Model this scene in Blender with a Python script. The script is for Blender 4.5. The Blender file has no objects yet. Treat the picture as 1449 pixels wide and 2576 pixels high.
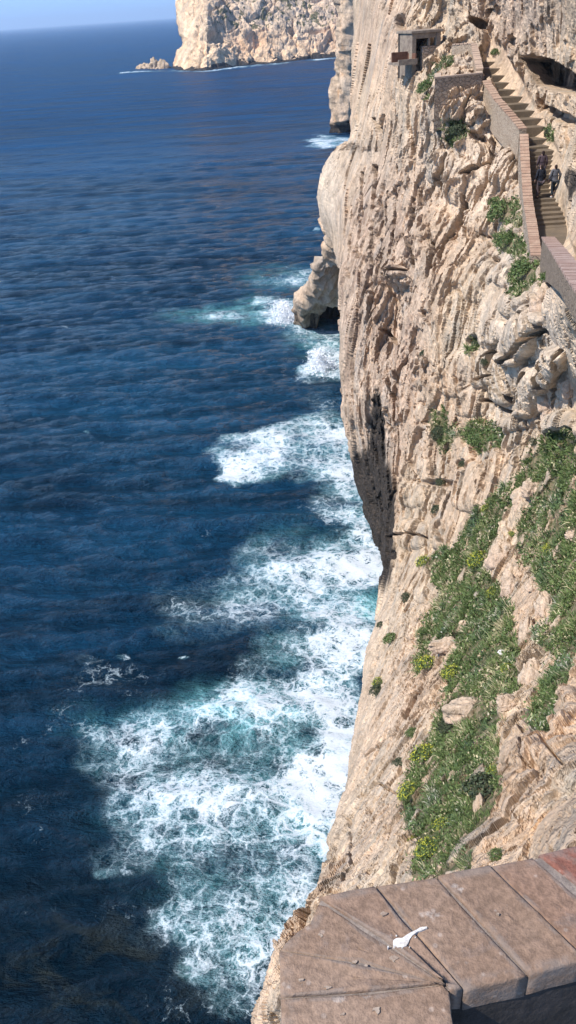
import bpy, bmesh, math, random
import numpy as np
from mathutils import Vector, Matrix
R = math.radians
random.seed(7); rs = np.random.RandomState(11)
SC = bpy.context.scene
COL = SC.collection

# ------------------------------------------------------------------ camera
F = 852.0; PS = 1449/576.0
PITCH, ROLL = R(30.5), R(3.9)
SEA = -45.0
fwd = np.array([0, math.cos(PITCH), -math.sin(PITCH)])
up0 = np.array([0, math.sin(PITCH), math.cos(PITCH)])
rt0 = np.array([1.0, 0, 0])
RT = math.cos(ROLL)*rt0 - math.sin(ROLL)*up0
UP = math.sin(ROLL)*rt0 + math.cos(ROLL)*up0
def ray(px, py):
    px = np.asarray(px, float); py = np.asarray(py, float)
    u = (px/PS-288)/F; v = (512-py/PS)/F
    return fwd + u[..., None]*RT + v[..., None]*UP
def at(px, py, Y):
    d = ray(px, py); return d*(np.asarray(Y, float)/d[..., 1])[..., None]
def atz(px, py, z):
    d = ray(px, py); return d*(z/d[..., 2])[..., None]
def proj(p):
    a = p@fwd; a = np.where(a < 1e-3, 1e-3, a)
    return ((p@RT)/a*F+288)*PS, (512-(p@UP)/a*F)*PS
def V(a): return Vector([float(x) for x in a])

cd = bpy.data.cameras.new("camera"); cam = bpy.data.objects.new("camera", cd); COL.objects.link(cam)
cd.sensor_fit = 'VERTICAL'; cd.sensor_height = 24; cd.lens = 24*F/1024; cd.clip_start = 0.05; cd.clip_end = 90000
M = Matrix.Identity(4)
for i in range(3):
    M[i][0] = RT[i]; M[i][1] = UP[i]; M[i][2] = -fwd[i]
cam.matrix_world = M
SC.camera = cam

# ------------------------------------------------------------------ light
sun_dir = np.array([-0.58, -0.24, 0.78]); sun_dir /= np.linalg.norm(sun_dir)
el = math.asin(sun_dir[2]); az = math.atan2(sun_dir[0], sun_dir[1])
w = bpy.data.worlds.new("World"); SC.world = w; w.use_nodes = True
nt = w.node_tree; bg = nt.nodes['Background']
sky = nt.nodes.new('ShaderNodeTexSky'); sky.sky_type = 'NISHITA'; sky.sun_disc = False
sky.sun_elevation = el; sky.sun_rotation = az; sky.ozone_density = 4.0; sky.dust_density = 0.6; sky.air_density = 1.3
mx = nt.nodes.new('ShaderNodeMix'); mx.data_type = 'RGBA'; mx.blend_type = 'MULTIPLY'; mx.inputs[0].default_value = 1
nt.links.new(sky.outputs[0], mx.inputs[6]); mx.inputs[7].default_value = (.62, .86, 1.22, 1)
tc = nt.nodes.new('ShaderNodeTexCoord'); sx_ = nt.nodes.new('ShaderNodeSeparateXYZ'); nt.links.new(tc.outputs['Generated'], sx_.inputs[0])
mr = nt.nodes.new('ShaderNodeMapRange'); mr.interpolation_type = 'SMOOTHSTEP'; nt.links.new(sx_.outputs['Z'], mr.inputs[0])
for k_, v_ in zip((1, 2, 3, 4), (-.02, .36, 1., 0.)): mr.inputs[k_].default_value = v_
m2 = nt.nodes.new('ShaderNodeMix'); m2.data_type = 'RGBA'; nt.links.new(mr.outputs[0], m2.inputs[0]); nt.links.new(mx.outputs[2], m2.inputs[6]); m2.inputs[7].default_value = (3.2, 5.6, 9.3, 1)
nt.links.new(m2.outputs[2], bg.inputs[0]); bg.inputs[1].default_value = 0.10
sl = bpy.data.lights.new("sun", 'SUN'); sl.energy = 5.0; sl.angle = R(0.5); sl.color = (1.0, 0.945, 0.87)
so = bpy.data.objects.new("sun", sl); COL.objects.link(so)
so.rotation_euler = V(sun_dir).to_track_quat('Z', 'Y').to_euler()
SC.view_settings.view_transform = 'Standard'; SC.view_settings.look = 'None'
SC.view_settings.gamma = 1.0; SC.view_settings.exposure = 0.48
SC.cycles.volume_bounces = 1; SC.cycles.max_bounces = 6

# ------------------------------------------------------------------ noise
def _h(ix, iy, iz, seed):
    h = (ix.astype(np.int64)*374761393 + iy.astype(np.int64)*668265263 + iz.astype(np.int64)*2147483647 + seed*1274126177) & 0xffffffff
    h = ((h ^ (h >> 13))*1274126177) & 0xffffffff
    h = ((h ^ (h >> 15))*2246822519) & 0xffffffff
    return h ^ (h >> 16)
def perlin(p, seed=0):
    i = np.floor(p).astype(np.int64); f = p-i; u = f*f*f*(f*(f*6-15)+10)
    out = 0
    for dx in (0, 1):
        wx = u[:, 0] if dx else 1-u[:, 0]
        for dy in (0, 1):
            wy = u[:, 1] if dy else 1-u[:, 1]
            for dz in (0, 1):
                wz = u[:, 2] if dz else 1-u[:, 2]
                h = _h(i[:, 0]+dx, i[:, 1]+dy, i[:, 2]+dz, seed)
                gx = (h & 1023)/511.5-1; gy = ((h >> 10) & 1023)/511.5-1; gz = ((h >> 20) & 1023)/511.5-1
                out = out + wx*wy*wz*(gx*(f[:, 0]-dx)+gy*(f[:, 1]-dy)+gz*(f[:, 2]-dz))
    return out*1.3
def fbm(p, n=4, seed=0, g=0.5, ridge=False):
    s = 0; a = 1
    for k in range(n):
        v = perlin(p*(2.03**k)+17.3*k, seed+k)
        s = s + a*((1-2*np.abs(v)*1.6) if ridge else v); a *= g
    return s
def worley(p, seed=0):
    i = np.floor(p).astype(np.int64); n = len(p)
    f1 = np.full(n, 9.); f2 = np.full(n, 9.); idr = np.zeros(n); off = np.zeros((n, 3))
    for dx in (-1, 0, 1):
        for dy in (-1, 0, 1):
            for dz in (-1, 0, 1):
                c = i+np.array([dx, dy, dz]); h = _h(c[:, 0], c[:, 1], c[:, 2], seed)
                q = np.stack([(h & 1023)/1023., ((h >> 10) & 1023)/1023., ((h >> 20) & 1023)/1023.], 1)
                o = p-(c+q); d = np.sqrt((o**2).sum(1))
                m = d < f1
                f2 = np.where(m, f1, np.minimum(f2, d)); f1 = np.where(m, d, f1)
                idr = np.where(m, ((h*2654435761) >> 7 & 0xffff)/65535., idr); off[m] = o[m]
    return f1, f2, idr, off
def sst(a, b, x):
    t = np.clip((x-a)/(b-a), 0, 1); return t*t*(3-2*t)
def polydist(px, py, pts):
    best = np.full(px.shape, 1e9)
    for (x0, y0), (x1, y1) in zip(pts[:-1], pts[1:]):
        dx, dy = x1-x0, y1-y0; L = dx*dx+dy*dy+1e-9
        t = np.clip(((px-x0)*dx+(py-y0)*dy)/L, 0, 1)
        best = np.minimum(best, np.hypot(px-x0-t*dx, py-y0-t*dy))
    return best
def inside(px, py, pts):
    c = np.zeros(px.shape, bool); n = len(pts)
    for k in range(n):
        x0, y0 = pts[k]; x1, y1 = pts[(k+1) % n]
        if y0 == y1: continue
        m = ((y0 > py) != (y1 > py)) & (px < (x1-x0)*(py-y0)/(y1-y0)+x0)
        c ^= m
    return c
def sdf(px, py, pts):
    d = polydist(px, py, list(pts)+[pts[0]]); return np.where(inside(px, py, pts), -d, d)

# ------------------------------------------------------------------ object helpers
def mesh_obj(name, verts, faces, mat=None, parent=None, smooth=True, attrs=None):
    me = bpy.data.meshes.new(name)
    if isinstance(verts, np.ndarray) and isinstance(faces, np.ndarray):
        nv = len(verts); nf, k = faces.shape
        me.vertices.add(nv); me.vertices.foreach_set('co', verts.astype(np.float32).ravel())
        me.loops.add(nf*k); me.loops.foreach_set('vertex_index', faces.astype(np.int32).ravel())
        me.polygons.add(nf); me.polygons.foreach_set('loop_start', np.arange(0, nf*k, k, dtype=np.int32))
        try: me.polygons.foreach_set('loop_total', np.full(nf, k, np.int32))
        except Exception: pass
        me.update(calc_edges=True); me.validate()
    else:
        me.from_pydata([tuple(map(float, v)) for v in verts], [], [tuple(map(int, f)) for f in faces]); me.update()
    if attrs:
        for k, a in attrs.items():
            at_ = me.attributes.new(k, 'FLOAT', 'POINT'); at_.data.foreach_set('value', np.asarray(a, np.float32).ravel())
    me.polygons.foreach_set('use_smooth', [smooth]*len(me.polygons))
    o = bpy.data.objects.new(name, me); COL.objects.link(o)
    if mat: me.materials.append(mat)
    if parent: o.parent = parent
    return o
def tag(o, label=None, cat=None, group=None, kind=None):
    if label: o['label'] = label
    if cat: o['category'] = cat
    if group: o['group'] = group
    if kind: o['kind'] = kind
    return o
def empty(name, loc=(0, 0, 0), rz=0, **k):
    o = bpy.data.objects.new(name, None); COL.objects.link(o); o.location = loc; o.rotation_euler = (0, 0, rz)
    o.empty_display_size = 0.2
    return tag(o, **k)
def bm_obj(name, bm, mat, parent=None, smooth=False):
    me = bpy.data.meshes.new(name); bm.to_mesh(me); bm.free()
    me.polygons.foreach_set('use_smooth', [smooth]*len(me.polygons))
    o = bpy.data.objects.new(name, me); COL.objects.link(o); me.materials.append(mat)
    if parent: o.parent = parent
    return o

# ------------------------------------------------------------------ material helpers
class NT:
    def __init__(s, name):
        s.m = bpy.data.materials.new(name); s.m.use_nodes = True; s.t = s.m.node_tree
        s.b = s.t.nodes['Principled BSDF']; s.out = s.t.nodes['Material Output']
    def n(s, ty, **k):
        x = s.t.nodes.new(ty)
        for a, v in k.items():
            if a.startswith('i_'):
                key = a[2:]; key = int(key) if key.isdigit() else key
                s.put(x.inputs[key], v)
            else: setattr(x, a, v)
        return x
    def put(s, sock, v):
        if isinstance(v, bpy.types.NodeSocket): s.t.links.new(v, sock)
        elif v is not None:
            try: sock.default_value = v
            except Exception: sock.default_value = (*v, 1)
    def math(s, op, a, b=None, c=None, clamp=False):
        x = s.n('ShaderNodeMath', operation=op, use_clamp=clamp)
        for k, v in enumerate((a, b, c)):
            if v is not None: s.put(x.inputs[k], v)
        return x.outputs[0]
    def mix(s, f, a, b):
        x = s.n('ShaderNodeMix', data_type='RGBA'); s.put(x.inputs[0], f)
        s.put(x.inputs[6], a if isinstance(a, bpy.types.NodeSocket) else (*a, 1))
        s.put(x.inputs[7], b if isinstance(b, bpy.types.NodeSocket) else (*b, 1)); return x.outputs[2]
    def mul(s, a, b):
        x = s.n('ShaderNodeMix', data_type='RGBA', blend_type='MULTIPLY'); s.put(x.inputs[0], 1.0)
        s.put(x.inputs[6], a if isinstance(a, bpy.types.NodeSocket) else (*a, 1)); s.put(x.inputs[7], b); return x.outputs[2]
    def coord(s, scale=(1, 1, 1), rot=(0, 0, 0), src='Object'):
        c = s.n('ShaderNodeTexCoord'); m = s.n('ShaderNodeMapping'); s.t.links.new(c.outputs[src], m.inputs[0])
        m.inputs['Rotation'].default_value = rot; m.inputs['Scale'].default_value = scale; return m.outputs[0]
    def noise(s, vec, scale, detail=4, rough=0.55, dist=0, out=0):
        x = s.n('ShaderNodeTexNoise'); s.put(x.inputs['Vector'], vec); x.inputs['Scale'].default_value = scale
        x.inputs['Detail'].default_value = detail; x.inputs['Roughness'].default_value = rough; x.inputs['Distortion'].default_value = dist
        return x.outputs[out]
    def vor(s, vec, scale, feature='F1', out=0, rnd=1.0):
        x = s.n('ShaderNodeTexVoronoi', feature=feature); s.put(x.inputs['Vector'], vec); s.put(x.inputs['Scale'], scale)
        x.inputs['Randomness'].default_value = rnd
        return x.outputs[out]
    def ramp(s, f, lo, hi, a=0., b=1.):
        x = s.n('ShaderNodeMapRange', interpolation_type='SMOOTHSTEP'); s.put(x.inputs[0], f)
        for k, v in zip((1, 2, 3, 4), (lo, hi, a, b)): s.put(x.inputs[k], v)
        return x.outputs[0]
    def attr(s, name):
        return s.n('ShaderNodeAttribute', attribute_name=name).outputs['Fac']
    def grey(s, v):
        x = s.n('ShaderNodeCombineColor')
        for k in range(3): s.put(x.inputs[k], v)
        return x.outputs[0]
    def bump(s, h, strength=0.5, dist=0.1, nrm=None):
        x = s.n('ShaderNodeBump'); s.put(x.inputs['Height'], h); x.inputs['Strength'].default_value = strength
        x.inputs['Distance'].default_value = dist
        if nrm: s.put(x.inputs['Normal'], nrm)
        return x.outputs[0]
    def fin(s, col, rough=0.9, nrm=None, spec=0.3):
        s.put(s.b.inputs['Base Color'], col if isinstance(col, bpy.types.NodeSocket) else (*col, 1))
        s.put(s.b.inputs['Roughness'], rough); s.b.inputs['Specular IOR Level'].default_value = spec
        if nrm: s.put(s.b.inputs['Normal'], nrm)
        return s.m

def rock_mat(name, k=1.0, c1=(.56, .43, .30), c2=(.545, .395, .27), c3=(.43, .365, .285), c4=(.50, .29, .14), bumpd=0.12, attrs=True, green=False):
    t = NT(name); c = t.coord()
    st = t.coord(scale=(1, 1, .16), rot=(0, R(-14), 0))
    big = t.noise(c, .11*k, 3, .5); mid = t.noise(c, .55*k, 5, .6); fine = t.noise(c, 4.5*k, 6, .65)
    sk = t.noise(st, 1.1*k, 5, .6, .4)
    col = t.mix(t.ramp(big, .38, .62), c1, c2)
    col = t.mix(t.ramp(sk, .5, .72), col, c3)
    org = t.math('MULTIPLY', t.ramp(t.noise(st, .45*k, 4, .6), .56, .72), t.ramp(mid, .4, .6))
    if attrs:
        org = t.math('MULTIPLY', org, t.math('ADD', t.math('MULTIPLY', t.attr('orange'), 1.6), .45), clamp=True)
        col = t.mix(t.math('MULTIPLY', t.attr('pale'), .8), col, (.60, .49, .375))
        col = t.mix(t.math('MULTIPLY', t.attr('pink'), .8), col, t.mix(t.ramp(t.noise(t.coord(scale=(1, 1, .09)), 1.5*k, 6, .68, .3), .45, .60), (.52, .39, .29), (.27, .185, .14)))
    col = t.mix(t.math('MULTIPLY', org, .6), col, c4)
    v = t.math('ADD', t.math('MULTIPLY', mid, .75), t.math('MULTIPLY', fine, .65))
    col = t.mul(col, t.grey(t.ramp(v, .42, .98, .60, 1.25)))
    dk = t.noise(t.coord(scale=(1, 1, .07)), .7*k, 6, .7, .2); dk2 = t.noise(t.coord(scale=(1, 1, .12), rot=(0, R(-10), 0)), .38*k, 5, .65)
    col = t.mix(t.math('MULTIPLY', t.ramp(dk, .55, .68), .5), col, (.20, .155, .12)); col = t.mix(t.math('MULTIPLY', t.ramp(dk2, .54, .68), .5), col, (.36, .33, .29))
    # small dark lichen and d -= 1.5*dp*np.clip(Yf/32, .3, 1)*np.minimum(1, amp*1.3)
    sp = t.math('MAXIMUM', t.ramp(t.noise(c, 2.1*k, 4, .75), .62, .70), t.math('MULTIPLY', t.ramp(t.noise(st, 3.2*k, 5, .7), .60, .70), .8))
    col = t.mix(t.math('MULTIPLY', sp, .55), col, (.15, .11, .085))
    if attrs:
        stw = t.noise(t.coord(scale=(1, 1, .1)), 1.6*k, 5, .65)
        wet_shade = t.ramp(t.math('ADD', t.attr('wet_shade'), t.math('MULTIPLY', t.math('SUBTRACT', stw, .5), 1.1)), .35, .75)
        col = t.mix(wet_shade, col, t.mix(t.ramp(fine, .45, .7), (.035, .03, .026), (.09, .07, .055)))
        vg = t.ramp(t.math('ADD', t.attr('veg'), t.math('MULTIPLY', t.math('SUBTRACT', t.noise(c, 1.3*k, 5, .7), .5), .9)), .4, .62)
        col = t.mix(vg, col, t.mix(t.ramp(fine, .4, .62), (.085, .095, .04), (.25, .19, .12)))
    h = t.math('ADD', t.math('MULTIPLY', fine, .5), t.math('MULTIPLY', t.ramp(t.noise(t.coord(scale=(1, 1, .4), rot=(0, R(-20), 0)), 1.6*k, 5, .75), .40, .56), .55))
    h = t.math('ADD', h, t.math('MULTIPLY', t.noise(c, 12*k, 5, .75), .40))
    h = t.math('ADD', h, t.math('MULTIPLY', sk, .4))
    return t.fin(col, .92, t.bump(h, .9, bumpd/k), .15)
M_rock = rock_mat('cliff limestone')
M_far = rock_mat('distant limestone', .3, c1=(.64, .48, .32), c2=(.60, .40, .25), c3=(.52, .43, .32), c4=(.58, .32, .15), bumpd=.14)
M_head = rock_mat('headland limestone', .10, c1=(.82, .58, .36), c2=(.80, .50, .29), c3=(.72, .53, .34), c4=(.62, .33, .15), bumpd=.16)
M_boul = rock_mat('boulder limestone', 2.0, c1=(.55, .42, .30), c2=(.50, .36, .26), attrs=False, bumpd=.10)

# ------------------------------------------------------------------ main cliff : depth field
def yt(Y):
    return np.where(np.asarray(Y) > 48, 48*(np.maximum(np.asarray(Y, float), 1)/48)**.62, Y)
AN = [  # photo x, photo y, forward distance in metres
 (650,2576,12),(700,2500,10),(760,2290,17),(800,2250,14),(1000,2250,9),(1200,2180,6.8),(1449,2130,5.2),(1000,2576,5),(1449,2576,3.6),
 (850,2130,21),(950,2100,16),(1100,2050,12),(1300,2000,9),(1449,1950,7.5),
 (880,1900,29),(1050,1900,20),(1250,1850,14),(1449,1800,11),
 (920,1640,38),(1100,1640,28),(1300,1640,19.5),(1449,1640,15),
 (970,1430,44),(1080,1430,37.5),(1250,1430,28),(1449,1430,21),
 (990,1200,53),(1100,1200,43.5),(1250,1200,34),(1449,1200,25.5),(1010,1000,56),(1070,1000,50),(1200,1000,40.5),(1350,1000,33),(1449,1000,29),
 (950,1400,60),(940,1250,64),(870,1100,69),(920,1100,65),(855,1000,71),(900,1000,66),(950,1000,60),
 (860,820,76),(920,820,68),(1000,820,61),(1100,800,50),(1250,800,39),(1350,800,32),(1449,820,25.5),
 (860,680,88),(950,680,72),(1050,650,62),(1150,620,55),(1250,640,46),(1330,660,38),(1400,720,29),(1449,760,23.2),
 (830,600,120),(800,480,135),(830,420,140),(900,500,98),(980,500,80),(1100,480,65),(1200,480,57),(1300,480,49),
 (885,370,130),(940,300,105),(1000,330,86),(1100,350,69),(1200,340,62),(1290,360,55),
 (890,100,160),(930,150,125),(1000,180,88),(1050,260,76),(1120,296,65.5),(1205,284,62.3),
 (900,-100,165),(960,0,130),(1000,60,105),(1100,60,90),(1100,-100,92),(1200,60,83),(1230,0,80),(1060,170,80),(1150,170,73),
 (1300,60,71),(1350,0,63),(1449,0,50),(1449,-200,50),(1300,-200,70),(1449,150,50),(1370,150,62),(1300,160,68),
 (1400,230,54),(1449,300,47),(1449,450,42),(1449,560,38.5),(1440,640,35),(1400,330,53),
 (1385,600,42.5),(1385,570,45.6),(1415,570,45.4),(1385,380,52.3),(1360,300,59),(1300,270,64),(1250,200,71),(1230,150,76),(1540,600,30),(1540,100,42),(1540,1000,22),(1540,1500,15)]
ax = np.array([a[0] for a in AN], float); ay = np.array([a[1] for a in AN], float)*.62; aY = np.log(yt(np.array([a[2] for a in AN], float)))
def K(r): return r
def solve():
    n = len(ax); D = np.hypot(ax[:, None]-ax, ay[:, None]-ay)
    A = np.zeros((n+3, n+3)); A[:n, :n] = K(D)-np.eye(n)*8.0
    P = np.stack([np.ones(n), ax/1000, ay/1000], 1); A[:n, n:] = P; A[n:, :n] = P.T
    return np.linalg.solve(A, np.concatenate([aY, np.zeros(3)]))
WT = solve()
def depth(px, py):
    px = np.asarray(px, float); py = np.asarray(py, float)*.62; n = len(ax); out = WT[n]+WT[n+1]*px/1000+WT[n+2]*py/1000
    for k in range(n): out = out+WT[k]*K(np.sqrt((px-ax[k])**2+(py-ay[k])**2+100))
    return np.exp(out)
SIL = [(-400,893),(0,893),(150,890),(300,888),(345,886),(372,872),(382,840),(398,828),(420,812),(450,800),(500,797),(550,806),(585,818),(610,832),(680,852),(760,860),(820,860),(900,861),
       (1000,850),(1060,855),(1100,869),(1180,893),(1250,917),(1330,940),(1400,962),(1430,971),(1500,962),(1560,946),(1640,921),(1750,908),(1900,882),(2000,868),(2060,858),(2130,835),(2200,808),
       (2250,790),(2300,745),(2350,708),(2420,688),(2500,665),(2576,645),(2720,600)]
CRACKS = [  # width (photo px), depth (m), points
 (4,1.0,[(1165,495),(1150,560),(1115,640),(1105,690)]),(4,.8,[(1195,480),(1150,580)]),(3.5,.9,[(1170,440),(1195,420)]),
 (4,.8,[(1090,570),(1095,640),(1080,700)]),(3,.6,[(1050,500),(1040,600),(1045,680)]),(3,.6,[(1000,420),(1005,520),(990,640)]),
 (5,.8,[(940,300),(958,330),(962,290)]),(4,.9,[(945,420),(940,520),(935,640),(938,760)]),(4,.7,[(912,430),(905,540),(903,650)]),
 (3,.6,[(880,520),(878,640),(884,700)]),(3,.6,[(975,480),(970,560),(965,650)]),(3,.7,[(860,620),(853,700),(858,800)]),
 (3.5,.8,[(965,690),(985,700),(1005,690),(1030,690)]),(4,.8,[(960,830),(985,860)]),(3,.5,[(1020,760),(1010,880),(1005,960)]),
 (3.5,.6,[(1130,1240),(1110,1280),(1100,1330),(1105,1360)]),(3,.5,[(985,1350),(1030,1340),(1075,1355)]),
 (5,.9,[(1345,790),(1350,850),(1320,880),(1290,910)]),(4,.8,[(1350,775),(1375,810),(1395,835)]),
 (5,.9,[(1300,905),(1345,860),(1380,830)]),(5,.9,[(1240,870),(1232,930),(1260,960),(1290,1000),(1310,1030)]),
 (4.5,.9,[(1345,930),(1320,990),(1310,1035)]),(5,.9,[(1400,880),(1385,960),(1420,990),(1385,1050),(1350,1075)]),(4,.7,[(1430,870),(1436,930),(1400,1000)]),
 (3,.6,[(1250,940),(1200,960),(1215,900),(1250,870)]),(4,.7,[(1215,1010),(1260,1030),(1300,1040)]),
 (4,.5,[(1110,1890),(1080,1930),(1060,1990)]),(3,.3,[(900,1920),(960,1870),(1010,1840)]),(4,.5,[(1170,1000),(1130,1100),(1120,1180),(1115,1240)]),
 (3.5,.35,[(870,2250),(885,2160),(880,2060)]),(3.5,.35,[(980,2230),(1010,2170),(1050,2140)]),(3,.25,[(900,2000),(940,1960),(990,1990)]),
 (3,.25,[(1330,1830),(1335,1880),(1345,1940)]),(3,.25,[(1380,1870),(1430,1940)]),
 (3.5,.5,[(1065,1450),(1040,1500),(1020,1540)]),(3,.4,[(975,1560),(950,1620),(935,1700)]),(3,.4,[(1130,1400),(1090,1440),(1080,1500)]),
 (5,1.2,[(1130,390),(1120,430),(1080,500)]),(3,.6,[(1290,400),(1270,450),(1235,500)]),(3,.6,[(1235,340),(1220,400),(1180,440)])]
def _blob(cx, cy, rx, ry, n=10, j=.25):
    r = random.Random(int(cx*7+cy)); return [(cx+rx*(1+r.uniform(-j, j))*math.cos(2*math.pi*k/n), cy+ry*(1+r.uniform(-j, j))*math.sin(2*math.pi*k/n)) for k in range(n)]
PITS = [ # inward pockets: cx,cy,rx,ry,depth(m)
 (1185,862,15,18,1.0),(1205,62,20,16,2.0),(1255,30,14,20,.6),(1060,80,20,8,.5),(1075,790,9,9,.5),(1160,1170,12,14,.6),(990,1395,8,10,.5),
 (1062,170,10,14,.7),(1030,185,10,8,.7),(1010,60,14,20,1.5),(1295,105,10,14,1.),(960,560,8,50,.5),(1110,1215,30,8,.6),(1200,680,9,12,.5),(1150,600,10,14,.4),
 (1090,1780,11,9,.35),(1395,1105,10,10,.3),(1140,1605,16,12,.6),(1015,700,25,20,-.9),(1080,610,14,18,.5),(1290,700,8,12,.4),(1270,680,8,14,.4),(1247,655,10,10,.5)]
BLOCKS = [(1325,845,42,80,28,1.5),(1290,760,30,45,25,.8),(1275,955,42,70,20,1.2),(1345,985,36,72,18,1.5),(1410,915,30,48,15,1.2),(1215,930,30,48,18,.9),(1420,1080,55,45,-20,.9),(1300,1065,60,24,-15,.6),(1238,845,30,45,20,.6),
 (1040,1345,42,38,0,.8),(1048,1245,30,34,10,.6),(1180,1225,42,66,12,.9),(1100,1340,16,40,8,.6),(1330,1870,60,80,12,.7),(1425,1790,45,60,-5,.7),(1425,1930,60,60,-20,.6),(1330,2010,70,50,-30,.4),(1200,700,40,60,25,.5),(1265,690,22,30,20,.5),
 (1080,1460,30,60,25,.5),(1060,1570,36,50,20,.4),(1010,700,28,30,0,.8),(1180,1010,36,40,0,.5),(1140,940,30,60,12,.5),(1260,420,40,50,20,.8),(1170,460,36,60,20,.7),(1110,420,30,50,25,.7),(1220,560,22,30,25,.5),(1020,2160,60,50,-30,.35),(880,2080,40,90,8,.4)]
def amask(px, py, cx, cy, rx, ry, s=.5):
    return 1-sst(1-s, 1+s, np.hypot((px-cx)/rx, (py-cy)/ry))
GR = [  # grassy slopes
 [(1460,1080),(1400,1092),(1350,1125),(1325,1185),(1360,1235),(1330,1290),(1302,1350),(1308,1410),(1350,1445),(1385,1530),(1392,1570),(1345,1590),(1350,1625),(1400,1650),(1460,1632)],
 [(1380,1690),(1430,1650),(1445,1690),(1410,1760),(1402,1850),(1365,1872),(1345,1830),(1352,1770)],
 [(1300,1195),(1345,1180),(1300,1250),(1275,1290),(1250,1345),(1226,1400),(1232,1450),(1260,1480),(1290,1540),(1300,1600),(1312,1700),(1300,1745),(1250,1760),(1262,1830),(1270,1880),(1252,1940),
  (1282,2000),(1242,2060),(1190,2110),(1184,2185),(1040,2210),(1064,2140),(1028,2060),(1022,1990),(1052,1900),(1110,1850),(1108,1812),(1130,1720),(1118,1690),(1165,1620),(1100,1615),(1070,1680),(1040,1702),(1052,1640),(1080,1560),(1112,1500),(1078,1425),(1100,1392),(1150,1375),(1170,1330),(1212,1275),(1262,1235)],
 [(1145,1090),(1200,1060),(1275,1080),(1265,1115),(1225,1140),(1190,1120)],[(1090,1040),(1130,1030),(1145,1090),(1130,1150),(1105,1120)],
 [(1222,500),(1300,505),(1316,560),(1312,580),(1250,550)],[(1240,585),(1310,590),(1330,640),(1300,650),(1245,620)],[(1300,655),(1352,640),(1352,700),(1320,748),(1285,740)],
 [(1075,180),(1140,140),(1140,165),(1100,190),(1095,260),(1078,262),(1068,220)],[(1100,305),(1160,305),(1175,345),(1140,370),(1125,340)],
 [(1370,705),(1410,705),(1408,730),(1365,728)],[(1365,320),(1390,315),(1395,350),(1370,345)],[(1230,128),(1255,124),(1250,137)],[(1170,850),(1195,850),(1188,880),(1178,885)]]
PATHZ = [(1232,105),(1260,118),(1300,190),(1330,250),(1370,320),(1405,400),(1420,480),(1425,600),(1449,650),(1449,690),(1370,640),(1345,560),(1335,440),(1328,330),(1265,240),(1215,165)]

def surf_grid(NR, NC, ytop, ybot, xr):
    v = np.linspace(ytop, ybot, NR)
    L = np.interp(v, [s[0] for s in SIL], [s[1] for s in SIL])
    kq = np.exp(-np.linspace(-2.2, 2.2, 15)**2); kq /= kq.sum(); L = np.convolve(np.pad(L, 7, 'edge'), kq, 'valid')
    s = np.linspace(0, 1, NC)**1.28
    kq = np.exp(-np.linspace(-2.2, 2.2, 141)**2); kq /= kq.sum(); Lm = np.convolve(np.pad(L, 70, 'edge'), kq, 'valid')[:, None]
    px = Lm+s[None]*(xr-Lm)+(L[:, None]-Lm)*np.exp(-(s[None]/.13)**2); py = np.repeat(v[:, None], NC, 1)
    return px, py, L
NR, NC, NW = 1060, 500, 36
px, py, L = surf_grid(NR, NC, -330, 2660, 1560)
Y = depth(px, py)
kk = np.exp(-np.linspace(-2.2, 2.2, 61)**2); kk /= kk.sum(); Ls = np.convolve(np.pad(L, 30, 'edge'), kk, 'valid')
dl = px-np.maximum(Ls, L)[:, None]; wv = 70.
Y = Y*(1+.13*(1-.75*np.exp(-((py-385)/110)**2))*(1-np.sqrt(np.clip(1-(1-np.clip(dl/wv, 0, 1))**2, 0, 1))))
zone = sdf(px, py, PATHZ)
zp = 1-sst(-2, 14, zone)
P = at(px, py, Y)
# wrap-around columns that carry the cliff back behind its own edge and down to the sea
r0 = ray(px[:, 0], py[:, 0]); r0 /= np.linalg.norm(r0, axis=1)[:, None]
wr = []
for k in range(NW, 0, -1):
    q = k/NW; s_ = (q**1.7)*70+ q*2
    inw = .10*s_+ .9*(q**.5)*2
    wr.append(P[:, 0]+r0*s_+np.array([1., .25, 0])*inw)
W = np.stack(wr, 1); P = np.concatenate([W, P], 1)
PX = np.concatenate([np.repeat(px[:, :1], NW, 1), px], 1); PY = np.concatenate([np.repeat(py[:, :1], NW, 1), py], 1)
ZP = np.concatenate([np.zeros((NR, NW)), zp], 1)
def normals(P):
    du = np.gradient(P, axis=1); dv = np.gradient(P, axis=0)
    n = np.cross(du, dv); n /= np.linalg.norm(n, axis=2)[..., None]+1e-9
    return n
N0 = normals(P)
if (N0[:, NW:]*P[:, NW:]).sum(2).mean() > 0: N0 = -N0
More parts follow.
